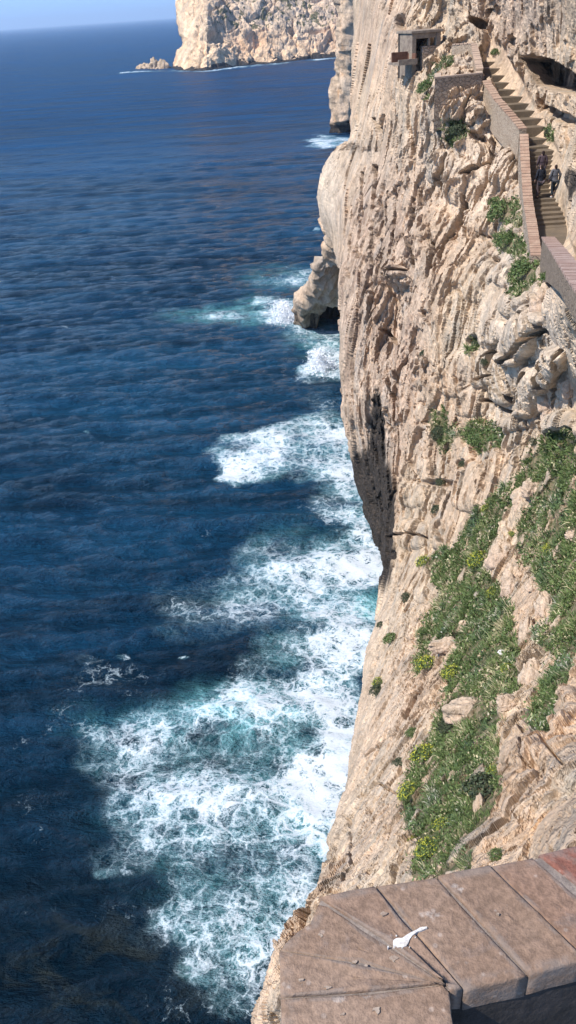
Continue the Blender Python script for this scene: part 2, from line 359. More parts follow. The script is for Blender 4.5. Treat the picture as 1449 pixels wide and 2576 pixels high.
def relief(p, wm, amp, lod, seed=0):
    """rock relief in metres; wm = 1 where the beds stand vertical"""
    a1 = np.array([-.42, -.15, -.89]); a1 /= np.linalg.norm(a1); a2 = np.array([-.04, .0, -1.]); a2 /= np.linalg.norm(a2)
    wob = np.stack([perlin(p/5., seed+50), perlin(p/5., seed+51), perlin(p/5., seed+52)], 1)*1.6
    d = 1.5*fbm(p/11., 3, seed)
    cm1 = sst(-.35, .1, perlin(p/6., seed+60)); cm2 = sst(-.1, .3, perlin(p/2.5, seed+61))
    for a, w_, ver in ((a1, 1-wm, 0), (a2, wm, 1)):
        m_ = w_ > .01; q = p[m_]; wb = wob[m_]; dot = (q@a)[:, None]
        q7 = q-a*dot*(1-1/7.)+wb*.5; q2 = q-a*dot*(1-1/(3.4 if ver else 2.3))+wb
        if ver: e = (.25+.75*lod[m_])*(.50*fbm(q7/3.6, 3, seed+10, .5, True)-.3)+.20*lod[m_]*fbm((q-a*dot*(1-1/16.)+wb*.2)/1.3, 4, seed+13, .62, True)
        else: e = .40*fbm(q7/3.0, 4, seed+11, .55, True)-.22*(1-sst(.0, .16, np.abs(perlin((q7+wb*.4)/1.5, seed+14))))
        f1, f2, idr, off = worley(q2/(5.2 if ver else 3.4), seed+20)
        e = e+(.55 if ver else .62)*((idr-.5)*1.1+(off*np.array([.7, .2, .9])).sum(1)*.9-(.9 if ver else 1.2)*(.02+.98*lod[m_])*cm1[m_]*(1-sst(0, .10, f2-f1)))
        f1, f2, idr, off = worley((q2+wb*.2)/1.15, seed+21)
        e = e+lod[m_]*(.07 if ver else .20)*((idr-.5)*1.0+off[:, 2]*1.0+off[:, 0]*.8-1.0*cm2[m_]*(1-sst(0, .13, f2-f1)))
        g1 = np.abs(perlin((q-a*dot*(1-1/11.)+wb*.5)/2.4+9, seed+70)); g2 = np.abs(perlin((q-a*dot*(1-1/8.)+wb*.5)/1.1+4, seed+71))
        e = e-.85*lod[m_]*(1-sst(.0, .055, g1))*sst(-.1, .25, perlin(q/5.+3, seed+72))-.35*lod[m_]*(1-sst(.0, .07, g2))*sst(.0, .3, perlin(q/3.+5, seed+73))
        d[m_] += e*w_[m_]
    for st_, mx_, sd_ in ((.85, .55, 80), (.32, .55, 83)):   # broken, plate-like steps
        o_ = .6*st_*fbm(p/(st_*4), 2, seed+sd_); z_ = (d+o_)/st_; fr = z_-np.floor(z_); mx_ = mx_*lod; d = d*(1-mx_)+mx_*(st_*(np.floor(z_)+sst(.36, .64, fr))-o_)
    d += .13*(.25+.75*lod)*fbm(p/1.3, 5, seed+30, .7)
    f1, f2, idr, off = worley((p+wob*.1)/np.array([.38, .38, .55]), seed+22)
    d += .06*lod*((idr-.5)*1.1+off[:, 0]*.9+off[:, 2]*.9)
    d -= sst(.40, .56, perlin(p/np.array([.9, .9, 1.5]), seed+40))*.30*lod
    d -= sst(.44, .56, perlin(p/np.array([.35, .35, .6]), seed+41))*.14*lod
    return d*amp
pf = P.reshape(-1, 3)
fx, fy = PX.ravel(), PY.ravel()
wm = (1-sst(1010, 1150, fx+.25*(fy-600)))*(1-sst(1150, 1350, fy)); wm = np.maximum(wm, (1-sst(60, 190, fy))*.9)
Yf = np.linalg.norm(pf, axis=1)
amp = np.clip(Yf/42., .22, 1.5)**.72
spc = np.linalg.norm(np.gradient(P, axis=1), axis=2); spc[:, :NW+1] = spc[:, NW+2:NW+3]; lod = 1-sst(.10, .34, spc.ravel()); d = relief(pf, wm, amp, lod)
nr_0, nc_0 = P.shape[:2]; vd = pf/Yf[:, None]; facing = np.abs((N0.reshape(-1, 3)*vd).sum(1)); facing = facing.reshape(nr_0, nc_0); facing[:, :NW+3] = facing[:, NW+3:NW+4]; fac = np.clip(facing.ravel()*1.7, .38, 1); fac = np.where((PX-L[:, None]).ravel() < 30, np.minimum(fac, .45), fac); d *= fac
nm_ = fy > 1430; q_ = pf[nm_]; dn_ = relief(q_*2.1+31., wm[nm_]*0, np.full(nm_.sum(), .33), np.ones(nm_.sum()), 200)*np.clip(Yf[nm_]/20, .55, 1.25)*(.3+.7*sst(0, 40, (PX-L[:, None]).ravel()[nm_]))
nw_ = sst(1430, 1700, fy[nm_]); d[nm_] = d[nm_]*(1-.65*nw_)+dn_*nw_
d += .030*fbm(pf/.33, 4, 98, .7)-.05*sst(.38, .55, perlin(pf/.17, 99))*(Yf < 35)
for cx, cy, rx, ry, ro, hh_ in BLOCKS:
    c_, s_ = math.cos(R(ro)), math.sin(R(ro)); ux = ((fx-cx)*c_+(fy-cy)*s_+perlin(pf/2., 75)*8)/rx; uy = (-(fx-cx)*s_+(fy-cy)*c_+perlin(pf/2., 76)*8)/ry
    d += hh_*.8*np.sqrt(np.clip(1-np.abs(ux)**3-np.abs(uy)**3, 0, 1))*np.minimum(amp*1.2, 1)
slab = amask(fx, fy, 930, 1850, 100, 480, .35)   # smoother slabs
d *= 1-.5*slab
GV = np.full(fx.shape, 1e9)
for g in GR: GV = np.minimum(GV, sdf(fx, fy, g))
wig = perlin(pf/1.2, 90)*10+perlin(pf/.4, 91)*5
hole = sst(.15, .26, perlin(pf/np.array([1., 1., 1.5]), 95)+.35*perlin(pf/.35, 96))*sst(30, 60, pf[:, 1]*0+45)
veg = (1-sst(-5, 6, GV+wig)); d += .26*hole*veg*np.clip(Yf/25, .5, 1); veg = veg*(1-hole)
d *= 1-.72*veg
for wd, dp, pts in CRACKS:
    wig2 = perlin(pf/.5, 77)*4; dist = polydist(fx+wig2*lod+perlin(pf/np.array([1.5, 6, 2.5]), 71)*8, fy+perlin(pf/np.array([1.5, 6, 2.5]), 72)*8, pts)
    d -= 1.5*dp*np.minimum(1, amp*1.3)*(1-sst(wd*.3, wd*1.3, dist))
for cx, cy, rx, ry, dp in PITS: d -= dp*amask(fx+wig*.6, fy+wig*.4, cx, cy, rx, ry, .35)
# overhang recess on the right of the stairs
rec = 1-sst(-5, 9, sdf(fx+wig*.5, fy+wig*.5, [(1322,150),(1350,143),(1395,160),(1430,180),(1452,205),(1500,215),(1500,235),(1440,232),(1390,225),(1345,205)]))
d -= 3.2*rec
rec2 = 1-sst(-3, 7, sdf(fx+wig*.5, fy+wig*.5, [(1370,265),(1410,285),(1440,300),(1440,320),(1400,300),(1375,285)])); d -= 1.2*rec2
d = np.where(ZP.ravel() > 0, d*(1-ZP.ravel())-.35*ZP.ravel(), d)
tv = (.95*sst(3, 45, (PX-np.maximum(Ls, L)[:, None]))).ravel()[:, None]; nd = N0.reshape(-1, 3)*(1-.35*tv)-vd*tv; nd /= np.linalg.norm(nd, axis=1)[:, None]
pf2 = pf+nd*d[:, None]
P2 = pf2.reshape(P.shape)
NN = normals(P2); 
if (NN[:, NW:]*P2[:, NW:]).sum(2).mean() > 0: NN = -NN
wet_shade = np.maximum.reduce([1.25*amask(fx, fy, 950, 1120, 20, 130, .6), 1.3*amask(fx, fy, 963, 1320, 34, 150, .5), amask(fx, fy, 925, 1230, 48, 110, .5)*.95,  # wet rock of the hollow, with its shade painted in too
      amask(fx, fy, 880, 1130, 30, 60, .6)*.45, .6*rec, amask(fx, fy, 1440, 460, 18, 45)*.7])  # overhang recess gets its shade painted dark here
wet_shade = np.where((PX-L[:, None]).ravel() < 1, wet_shade*.7+.25*sst(-30, -40, pf2[:, 2]), wet_shade)
wet_shade = np.maximum(wet_shade, sst(-37, -42, pf2[:, 2])*.9)
orange = np.maximum.reduce([amask(fx, fy, 1440, 620, 60, 120), amask(fx, fy, 1260, 1020, 90, 60), amask(fx, fy, 950, 760, 30, 160)*.7, amask(fx, fy, 1420, 60, 40, 120)*.8, amask(fx, fy, 1330, 1060, 40, 40), amask(fx,fy,1230,110,60,30)*.7, amask(fx,fy,1330,2060,90,90)*.5])
pale = np.maximum.reduce([amask(fx, fy, 1320, 900, 140, 190, .4)*.9, amask(fx, fy, 1200, 400, 120, 140)*.6, amask(fx, fy, 1300, 660, 60, 90)*.9, amask(fx, fy, 825, 480, 40, 110)*.9, slab*.35])
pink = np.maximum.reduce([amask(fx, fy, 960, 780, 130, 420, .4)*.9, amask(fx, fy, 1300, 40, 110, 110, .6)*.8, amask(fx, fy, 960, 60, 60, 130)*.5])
nr, ncol = P.shape[:2]
NS = 14; last = P2[-1]; sk_ = [np.stack([last[:, 0]-.25*k, last[:, 1]-.55*k-.2*k*np.sin(last[:, 0]), last[:, 2]*(1-k/NS)-47.*k/NS], 1) for k in range(1, NS+1)]
pfx = np.concatenate([P2]+[q[None] for q in sk_], 0); ex_ = lambda a_: np.concatenate([a_.reshape(nr, ncol), np.repeat(a_.reshape(nr, ncol)[-1:], NS, 0)], 0)
idx = np.arange((nr+NS)*ncol).reshape(nr+NS, ncol)
fc = np.stack([idx[:-1, :-1], idx[1:, :-1], idx[1:, 1:], idx[:-1, 1:]], -1).reshape(-1, 4)
cliff = mesh_obj('cliff', pfx.reshape(-1, 3), fc, M_rock, smooth=False, attrs=dict(wet_shade=ex_(wet_shade), orange=ex_(orange), pale=ex_(pale), pink=ex_(pink), veg=ex_(veg)*.95))
tag(cliff, kind='structure')

def lookup(x, y):
    """point, normal of the finished cliff surface at a photo position"""
    i = int(np.clip(round((y+330)/(2990.)*(NR-1)), 0, NR-1))
    j = int(np.argmin(np.abs(px[i]-x)))+NW
    return P2[i, j].copy(), NN[i, j].copy(), P[i, j].copy()

# ------------------------------------------------------------------ generic further rock masses
def mass(name, left, bot, xr, ytop, Yfn, NRr, NCc, mat, rel, attr_fn, wrap=60, inw=.5, rnd=(40, .04)):
    t = np.linspace(0, 1, NRr); s = np.linspace(0, 1, NCc)
    yy = ytop+t*(bot(left(400))-ytop)
    PXx = np.zeros((NRr, NCc)); PYy = np.zeros_like(PXx)
    lx = left(yy)
    for i in range(NRr):
        PXx[i] = lx[i]+s*(xr-lx[i])
        PYy[i] = ytop+t[i]*(bot(PXx[i])-ytop)
    Yv = Yfn(PXx, PYy); dd = PXx-lx[:, None]
    Yv = Yv*(1+rnd[1]*(1-np.sqrt(np.clip(1-(1-np.clip(dd/rnd[0], 0, 1))**2, 0, 1))))
    Q = at(PXx, PYy, Yv)
    rr = ray(PXx[:, 0], PYy[:, 0]); rr[:, 2] = 0; rr /= np.linalg.norm(rr, axis=1)[:, None]
    ww = [Q[:, 0]+rr*(k/12.)**1.5*wrap+np.array([1, 0, 0])*inw*wrap*(k/12.) for k in range(12, 0, -1)]
    Q = np.concatenate([np.stack(ww, 1), Q], 1)
    PXx = np.concatenate([np.repeat(PXx[:, :1], 12, 1), PXx], 1); PYy = np.concatenate([np.repeat(PYy[:, :1], 12, 1), PYy], 1)
    # carry the foot under water
    Q = np.concatenate([Q, Q[-1:]+np.array([0, 0, -4.])], 0); PXx = np.concatenate([PXx, PXx[-1:]], 0); PYy = np.concatenate([PYy, PYy[-1:]], 0)
    n = normals(Q)
    if n[NRr//2, NCc//2]@np.array([-.3, -1, 0]) < 0: n = -n
    q = Q.reshape(-1, 3); dv = rel(q, PXx.ravel(), PYy.ravel()); q2 = q+n.reshape(-1, 3)*dv[:, None]
    a, b = Q.shape[:2]; ix = np.arange(a*b).reshape(a, b)
    f = np.stack([ix[:-1, :-1], ix[1:, :-1], ix[1:, 1:], ix[:-1, 1:]], -1).reshape(-1, 4)
    o = mesh_obj(name, q2, f, mat, attrs=attr_fn(q2, PXx.ravel(), PYy.ravel()))
    return tag(o, kind='structure')
def ip(pts): 
    xs = [p[0] for p in pts]; ys = [p[1] for p in pts]
    return lambda v: np.interp(v, xs, ys)
def seaY(x, y):
    d = ray(x, y); return d[..., 1]*(SEA/d[..., 2])
# headland across the bay
hb = ip([(380,178),(435,176),(480,179),(520,178),(600,166),(700,158),(780,150),(860,142),(960,134)])
hl = ip([(-150,446),(0,444),(50,446),(85,450),(108,456),(116,455),(125,446),(145,438),(165,434),(180,432)])
def hY(x, y):
    b = hb(x); Yb = seaY(x, b)
    return Yb*(1+.0006*(b-y)*sst(-30, 50, x-430))
def hrel(q, x, y):
    s = np.array([1, 1, .8])
    f1, f2, idr, off = worley(q*s/34., 5); g1, g2, idg, og = worley(q*s/12., 6)
    d = 10*fbm(q/70., 3, 5)+5*((idr-.5)+off[:, 2]*.9-.5*(1-sst(0, .12, f2-f1)))+2.2*((idg-.5)+og[:, 2]*.8-.6*(1-sst(0, .15, g2-g1)))+2.2*fbm(q/9., 4, 7, .6)
    d -= 8*amask(x, y, 780, 75, 40, 5, .5)+7*amask(x, y, 740, 68, 10, 6)+6*amask(x, y, 457, 103, 8, 12)+6*amask(x, y, 545, 95, 22, 14)+6*amask(x,y,640,98,22,10)+5*amask(x, y, 520, 125, 14, 14)
    return d*(1-.7*sst(-40, -44, q[:, 2]))*(.25+.75*sst(5, 60, x-hl(y)))
def hattr(q, x, y):
    g = np.clip(amask(x, y, 690, 20, 130, 55, .6)+amask(x, y, 560, 60, 90, 40, .7)*.7+amask(x, y, 800, 30, 70, 60)*.7, 0, 1)
    sp = sst(.08, .34, fbm(q/8., 4, 33, .7))
    return dict(wet_shade=np.clip(sst(-40.5, -43, q[:, 2]+perlin(q/15., 9)*4), 0, 1), orange=sst(50, 120, y)*.8, pale=g*.6+.2, pink=q[:, 0]*0, veg=g*sp*.78)
mass('headland', hl, hb, 990, -150, hY, 240, 460, M_head, hrel, hattr, wrap=260)
# farther sea cliff whose edge shows left of the near rock
fb = ip([(840,335),(870,338),(1000,330),(1200,325)])
fl = ip([(-200,868),(0,866),(60,864),(130,862),(200,852),(240,849),(300,848),(340,850)])
def frel(q, x, y):
    p = q/np.array([5., 5., 40.]); f1, f2, idr, off = worley(q/np.array([9, 9, 30.]), 8)
    d = 2.0*fbm(p, 4, 61, .55, True)+3*fbm(q/30., 2, 62)+2.2*((idr-.5)-.6*(1-sst(0, .1, f2-f1)))+.8*fbm(q/3., 3, 64)
    d -= 10*amask(x, y, 880, 322, 22, 18, .3)
    return d
def fattr(q, x, y):
    return dict(wet_shade=np.maximum(amask(x, y, 880, 325, 30, 16, .5)*.9, sst(-40, -43, q[:, 2])), orange=.4+0*x, pale=.3+0*x, pink=.5+0*x, veg=0*x)
mass('far_sea_cliff', fl, fb, 1080, -250, lambda x, y: np.full(x.shape, 1.)*seaY(np.array(860.), np.array(338.))*(1+.0002*(x-860)), 260, 130, M_far, frel, fattr, wrap=90, rnd=(25, .03))
# rock lobe that reaches down into the surf with a sea cave behind it
lb = ip([(740,812),(750,820),(775,824),(800,818),(845,822),(900,835)])
ll = ip([(540,850),(590,835),(610,832),(640,812),(665,800),(700,785),(735,770),(760,752),(785,745),(812,746),(830,750)])
def lrel(q, x, y):
    a = np.array([-.35, 0, -.93]); q7 = q-a*(q@a)[:, None]*(1-1/7.)
    d = 1.1*fbm(q7/5.5, 3, 66, .5, True)+.5*fbm(q/7., 3, 67)+.4*fbm(q/1.5, 3, 68)
    cave = 1-sst(-8, 5, sdf(x, y, [(800,818),(815,790),(835,765),(860,745),(900,745),(900,845),(800,845)]))
    d -= 5.*cave
    return d
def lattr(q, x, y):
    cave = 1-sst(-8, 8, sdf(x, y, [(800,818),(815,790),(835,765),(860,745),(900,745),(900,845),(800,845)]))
    return dict(wet_shade=np.maximum(sst(690, 822, y)*.60, cave*.8), orange=.2+0*x, pale=.2+0*x, pink=.35+0*x, veg=0*x)  # wet foot of the lobe; cave shade painted in as dark colour
mass('surf_rock_cliff', ll, lb, 925, 540, lambda x, y: seaY(np.array(790.), np.array(822.))*(1-.0006*(822-y)), 150, 110, rock_mat('surf limestone', .6, bumpd=.12), lrel, lattr, wrap=30, rnd=(30, .02))

# ------------------------------------------------------------------ sea
r = np.concatenate([np.geomspace(8, 18, 40)[:-1], np.geomspace(18, 330, 760)[:-1], np.geomspace(330, 800, 170)[:-1], np.geomspace(800, 42000, 300)])
th = np.concatenate([np.linspace(R(-75), R(-36), 60)[:-1], np.linspace(R(-36), R(40), 470), np.linspace(R(40), R(70), 30)[1:]])
RR, TT = np.meshgrid(r, th, indexing='ij')
sx = (RR*np.sin(TT)).ravel(); sy = (RR*np.cos(TT)).ravel(); rad = RR.ravel()
drr = np.repeat(np.gradient(r)[:, None], len(th), 1).ravel(); h = np.zeros_like(sx); rw = random.Random(5)
pw = np.stack([sx, sy, sx*0], 1)
warp = perlin(pw/23., 301)*3.0
for k in range(26):
    lam = 1.7*1.13**k*rw.uniform(.9, 1.1)
    an = R(90+rw.gauss(-7, 24))
    am = .014*lam**.85*(1-.65*(lam > 9))
    ph = (sx*math.cos(an)+(sy+warp)*math.sin(an))*2*math.pi/lam+rw.uniform(0, 6.28)
    fade = .8*sst(0, 1, np.clip(1.7-rad/(lam*95.), 0, 1))*np.clip(lam/(drr*4)-.4, 0, 1)
    h += am*(1-np.abs(np.sin(ph/2))*2+.27)*fade if k % 2 else am*np.sin(ph)*fade
h += .30*fbm(pw/np.array([9., 5., 1.]), 3, 310)*np.clip(1.3-rad/280, 0, 1)
qx, qy = proj(np.stack([sx, sy, np.full_like(sx, SEA)], 1))
ok = rad < 700
nzA = fbm(pw/9., 4, 320, .6); nzB = fbm(pw/3.2, 3, 330, .6)
fm = np.zeros_like(sx); aq = np.zeros_like(sx)
wx = qx+nzA*32+nzB*13; wy = qy+nzA*22*np.clip(qy/1500, .15, 1)+nzB*9*np.clip(qy/1500, .15, 1)
FO = [ # foam : cx cy rx ry strength
 (835,356,62,15,.85),(800,366,40,7,.7),(815,405,30,5,.35),(785,572,14,4,.7),(775,700,75,26,.62),(700,712,70,14,.45),(720,690,40,12,.35),(590,790,120,14,.5),(700,775,55,34,.75),(705,800,70,22,.8),(800,845,90,26,.74),(730,815,40,18,.6),(560,795,60,12,.45),
 (820,900,50,30,.95),(810,930,70,18,.9),(790,950,60,16,.5),(815,1000,60,40,.42),(840,880,40,40,.8),(540,1132,40,6,.5),
 (770,1100,125,60,.80),(630,1140,105,48,.84),(640,1175,110,36,.84),(585,1190,60,28,.88),(840,1110,60,75,.80),(800,1180,100,34,.76),(880,1220,45,50,.76),(905,1290,55,55,.6),(850,1260,90,60,.6),(890,1180,40,40,.75),
 (880,1390,120,60,.82),(930,1330,60,50,.7),(920,1440,90,50,.86),(780,1440,110,60,.66),(680,1400,120,60,.56),(600,1360,110,50,.26),(640,1480,150,50,.5),(500,1500,180,60,.44),(760,1520,160,50,.52),(400,1560,120,40,.24),
 (900,1570,90,70,.9),(820,1500,130,60,.7),(700,1560,160,60,.45),(780,1640,150,50,.66),(680,1680,110,36,.5),(850,1660,110,70,.78),(500,1580,150,60,.42),(230,1665,50,16,.4),(310,1650,20,8,.5),(480,1670,16,6,.6),
 (780,1750,150,60,.64),(620,1790,130,60,.74),(450,1810,170,50,.66),(330,1840,130,50,.6),(560,1850,200,60,.62),(760,1850,130,60,.54),(850,1800,70,80,.55),(250,1900,90,60,.5),(860,1870,70,60,.8),(700,1760,200,60,.7),(820,1760,110,60,.72),
 (400,1940,180,80,.62),(700,1930,180,55,.62),(760,2000,150,90,.84),(640,2060,160,100,.72),(820,1960,80,60,.86),(480,2060,160,110,.64),(340,2050,100,110,.60),(780,2100,110,90,.85),(700,2170,130,80,.72),(300,2150,110,60,.52),
 (560,2200,150,90,.68),(650,2270,120,80,.72),(660,2350,90,70,.88),(740,2240,60,60,.7),(600,2340,110,70,.62),(500,2320,140,80,.60),(640,2430,60,60,.7),(560,2440,120,70,.62),(600,2530,80,60,.5),(420,2400,140,90,.3),(450,2520,110,60,.3),
 (130,1750,90,60,.24),(90,1850,110,90,.2),(150,2020,120,90,.22),(130,2100,80,60,.2),(240,2190,30,16,.5),(160,2310,40,60,.2),(80,1990,60,60,.2),(40,2280,40,40,.2),(340,1720,160,50,.22),
 (340,2300,130,90,.3),(200,2250,100,60,.22),(215,1083,12,5,.6),(345,1030,8,4,.6),(190,825,40,5,.45),(550,635,90,12,.14),(560,800,140,36,.28),(600,680,150,20,.14)]
for cx, cy, rx, ry, st in FO:
    m = st*amask(wx, wy, cx, cy, rx, ry, .42); fm = 1-(1-fm)*(1-m) if False else np.maximum(fm, m)+.25*np.minimum(fm, m)*(m > 0)
fm = np.clip(fm, 0, 1)*ok
hd = np.abs(qy-np.interp(qx, [300, 350, 440, 520, 600, 700, 860], [184, 179.5, 179, 180, 168.5, 160, 144]))
line = (1-sst(.6, 3.2, hd-1.4*nzB))*(.45+.55*sst(-.25, .2, perlin(pw/37., 345)+.5*perlin(pw/11., 346)))*(qx > 300)*(qx < 875)*(rad > 600)*(rad < 3000)*(1-.35*sst(520, 620, qx)*(perlin(pw/25., 344) < 0))
fm = np.maximum(fm, line*.98)
caps = sst(.52, .62, perlin(pw/np.array([9., 5., 1.]), 350))*sst(.2, .5, perlin(pw/40., 351))*(rad < 900)*.45*(1-sst(1350, 1500, qy)); fm = np.maximum(fm, caps)
for cx, cy, rx, ry, st in [(600,1800,150,70,.95),(700,1790,120,60,.6),(500,1850,160,60,.5),(930,1530,60,40,.95),(870,1560,60,60,.5),(590,790,150,24,.7),(660,780,60,30,.6),(850,1880,80,60,.6),(760,1880,150,50,.45),(790,2080,110,90,.6),(700,2160,100,60,.4),(660,2350,80,60,.5),(770,1900,220,120,.35),(560,2050,260,200,.28),(780,1450,140,120,.3),(820,850,80,50,.5),(400,1830,200,60,.4),(720,700,100,30,.3)]:
    aq = np.maximum(aq, st*amask(wx, wy, cx, cy, rx, ry, .6))
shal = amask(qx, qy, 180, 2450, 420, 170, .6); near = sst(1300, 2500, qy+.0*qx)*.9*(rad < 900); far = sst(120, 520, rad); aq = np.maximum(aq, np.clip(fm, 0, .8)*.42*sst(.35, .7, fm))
# surf heaps up a little where it is white
h += fm*.10*fbm(pw/5., 2, 340, .5)*(rad < 500)+fm*.10
sv = np.stack([sx, sy, SEA+h], 1)
ix = np.arange(len(r)*len(th)).reshape(len(r), len(th))
sf = np.stack([ix[:-1, :-1], ix[:-1, 1:], ix[1:, 1:], ix[1:, :-1]], -1).reshape(-1, 4)
t = NT('sea water')
c = t.coord(); wv1 = t.coord(scale=(.5, 1.15, 1), rot=(0, 0, R(7))); 
dist = t.n('ShaderNodeVectorMath', operation='ADD'); t.put(dist.inputs[0], c)
dn = t.n('ShaderNodeVectorMath', operation='SCALE'); t.put(dn.inputs[0], t.noise(c, .7, 6, .65, 0, 1)); dn.inputs['Scale'].default_value = 3.0
t.put(dist.inputs[1], dn.outputs[0]); dv = dist.outputs[0]
e1 = t.vor(dv, .75, 'DISTANCE_TO_EDGE'); e2 = t.vor(dv, 1.9, 'DISTANCE_TO_EDGE'); e3 = t.vor(dv, 4.2, 'DISTANCE_TO_EDGE')
big = t.noise(c, .16, 4, .6); fn = t.noise(dv, 2.0, 7, .75)
lace = t.math('MULTIPLY', t.math('MINIMUM', t.math('MULTIPLY', e1, 1.1), t.math('ADD', t.math('MULTIPLY', e2, 1.0), .06)), 1.5)
lace = t.math('ADD', lace, t.math('MULTIPLY', t.math('SUBTRACT', fn, .5), .62))
lace = t.math('ADD', lace, t.math('MULTIPLY', e3, .16))
lace = t.math('ADD', lace, t.math('MULTIPLY', t.math('SUBTRACT', big, .5), 1.2))
dens = t.attr('foam')
thr = t.math('SUBTRACT', t.math('MULTIPLY', t.math('POWER', dens, 1.3), .61), .225)
vv = t.math('SUBTRACT', thr, lace)
foam = t.math('ADD', t.ramp(vv, -.09, .06, 0, .52), t.ramp(vv, .02, .32, 0, .48))
foam = t.math('MULTIPLY', foam, t.ramp(dens, .04, .22))
soft = t.math('MULTIPLY', t.ramp(vv, -.45, .05), t.ramp(dens, .25, .6, 0, .32))
foam = t.math('MAXIMUM', foam, soft)
foam = t.math('MULTIPLY', foam, t.ramp(t.noise(dv, 3.1, 4, .6), 2.2*.1, .55, .86, 1.0))
deep = t.mix(t.ramp(t.noise(c, .03, 3, .5), .35, .65), (.005, .044, .098), (.008, .060, .125))
stk = t.noise(t.coord(scale=(.16, 1, 1), rot=(0, 0, R(3))), .10, 9, .78, .2)
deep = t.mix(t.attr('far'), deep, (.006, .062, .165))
deep = t.mul(deep, t.grey(t.ramp(stk, .36, .64, .45, 1.75)))  # streaks paint ripple glints and troughs into the water colour
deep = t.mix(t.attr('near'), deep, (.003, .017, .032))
deep = t.mix(t.math('MULTIPLY', t.attr('shallow'), t.ramp(t.noise(t.coord(scale=(.6, 1, 1), rot=(0, 0, R(30))), .55, 5, .6, 1.), .42, .7)), deep, (.034, .046, .046))
aqc = t.math('MULTIPLY', t.attr('aqua'), t.ramp(t.noise(dv, .4, 5, .6), .28, .62))
base = t.mix(aqc, deep, (.20, .60, .64))
base = t.mix(t.math('MULTIPLY', foam, .96), base, t.mix(foam, (.34, .50, .55), (.55, .59, .62)))
n1 = t.noise(wv1, .75, 9, .70, .3); n2 = t.noise(wv1, 2.3, 7, .72, .3); n3 = t.noise(t.coord(scale=(.45, 1, 1), rot=(0, 0, R(4))), .09, 8, .74)
hh = t.math('ADD', t.math('MULTIPLY', n1, 2.3), t.math('ADD', t.math('MULTIPLY', n2, .6), t.math('MULTIPLY', n3, 14.)))
hh = t.math('ADD', hh, t.math('MULTIPLY', foam, t.math('MULTIPLY', fn, .07)))
nb = t.bump(hh, 1., 1.25); t.put(nb.node.inputs['Strength'], t.math('SUBTRACT', 1.0, t.math('MULTIPLY', foam, .86)))
M_sea = t.fin(base, t.math('ADD', t.math('MULTIPLY', foam, .6), t.math('ADD', .07, t.math('MULTIPLY', t.attr('far'), t.ramp(stk, .3, .7, .22, .5)))), nb, .42); t.b.inputs['IOR'].default_value = 1.33; t.put(t.b.inputs['Specular IOR Level'], t.math('SUBTRACT', .44, t.math('MULTIPLY', t.attr('far'), .26)))
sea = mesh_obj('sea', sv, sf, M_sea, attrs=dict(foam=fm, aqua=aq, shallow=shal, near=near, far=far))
tag(sea, kind='structure')
# ------------------------------------------------------------------ haze
t = NT('haze air'); t.t.nodes.remove(t.b)
pv = t.n('ShaderNodeVolumePrincipled'); pv.inputs['Color'].default_value = (.62, .80, 1.0, 1); pv.inputs['Density'].default_value = 7.5e-5
pv.inputs['Anisotropy'].default_value = .2
t.t.links.new(pv.outputs[0], t.out.inputs['Volume'])
x0, x1, y0_, y1_, z0_, z1_ = -30000, 31000, -300, 42500, -52, 260
hv = [(x, y, z) for x in (x0, x1) for y in (y0_, y1_) for z in (z0_, z1_)]
hz = mesh_obj('haze', hv, [(0, 1, 3, 2), (4, 6, 7, 5), (0, 4, 5, 1), (2, 3, 7, 6), (0, 2, 6, 4), (1, 5, 7, 3)], t.m, smooth=False)
tag(hz, kind='stuff')

# ------------------------------------------------------------------ small materials
def plain(name, a, b, scale=8, rough=.85, bd=.01, detail=5, speck=None, coordscale=(1, 1, 1), spec=.25):
    t = NT(name); c = t.coord(scale=coordscale); n = t.noise(c, scale, detail, .65); col = t.mix(t.ramp(n, .35, .65), a, b)
    f = t.noise(c, scale*9, 4, .7)
    if speck: col = t.mix(t.ramp(t.noise(c, scale*4, 3, .7), .62, .7), col, speck)
    col = t.mul(col, t.grey(t.ramp(f, .3, .7, .8, 1.15)))
    return t.fin(col, rough, t.bump(t.math('ADD', f, n), .6, bd), spec)
def masonry(name, c1, c2, mort, scale=3.2, bd=.05):
    t = NT(name); c = t.coord(scale=(1, 1, 1.6)); 
    d = t.n('ShaderNodeVectorMath', operation='ADD'); t.put(d.inputs[0], c); s = t.n('ShaderNodeVectorMath', operation='SCALE'); t.put(s.inputs[0], t.noise(c, 2.5, 3, .5, 0, 1)); s.inputs['Scale'].default_value = .25; t.put(d.inputs[1], s.outputs[0])
    v = d.outputs[0]; e = t.vor(v, scale, 'DISTANCE_TO_EDGE'); cell = t.n('ShaderNodeSeparateColor', i_0=t.vor(v, scale, 'F1', 1)).outputs[0]
    n = t.noise(c, 14, 4, .7); col = t.mix(cell, c1, c2); col = t.mix(t.ramp(e, .02, .07), mort, col); col = t.mul(col, t.grey(t.ramp(n, .3, .7, .7, 1.2)))
    return t.fin(col, .93, t.bump(t.math('ADD', t.ramp(e, 0, .12), t.math('MULTIPLY', n, .5)), .8, bd), .15)
M_wall = masonry('rubble masonry', (.33, .25, .18), (.42, .34, .26), (.20, .165, .13))
M_wall2 = masonry('pale rubble masonry', (.38, .30, .22), (.28, .21, .15), (.42, .34, .26), 4.5, .03)
M_mortar = plain('mortar', (.27, .23, .19), (.20, .17, .14), 14, bd=.004)
M_floor = plain('worn concrete floor', (.155, .118, .08), (.115, .09, .064), 1.5, bd=.01, speck=(.14, .11, .08))
M_brick = plain('terracotta coping', (.29, .185, .13), (.36, .25, .18), 1.6, bd=.006, detail=3, speck=(.30, .17, .12))
M_brick2 = plain('old pink coping', (.31, .205, .16), (.38, .27, .215), 2.1, bd=.006, detail=3)
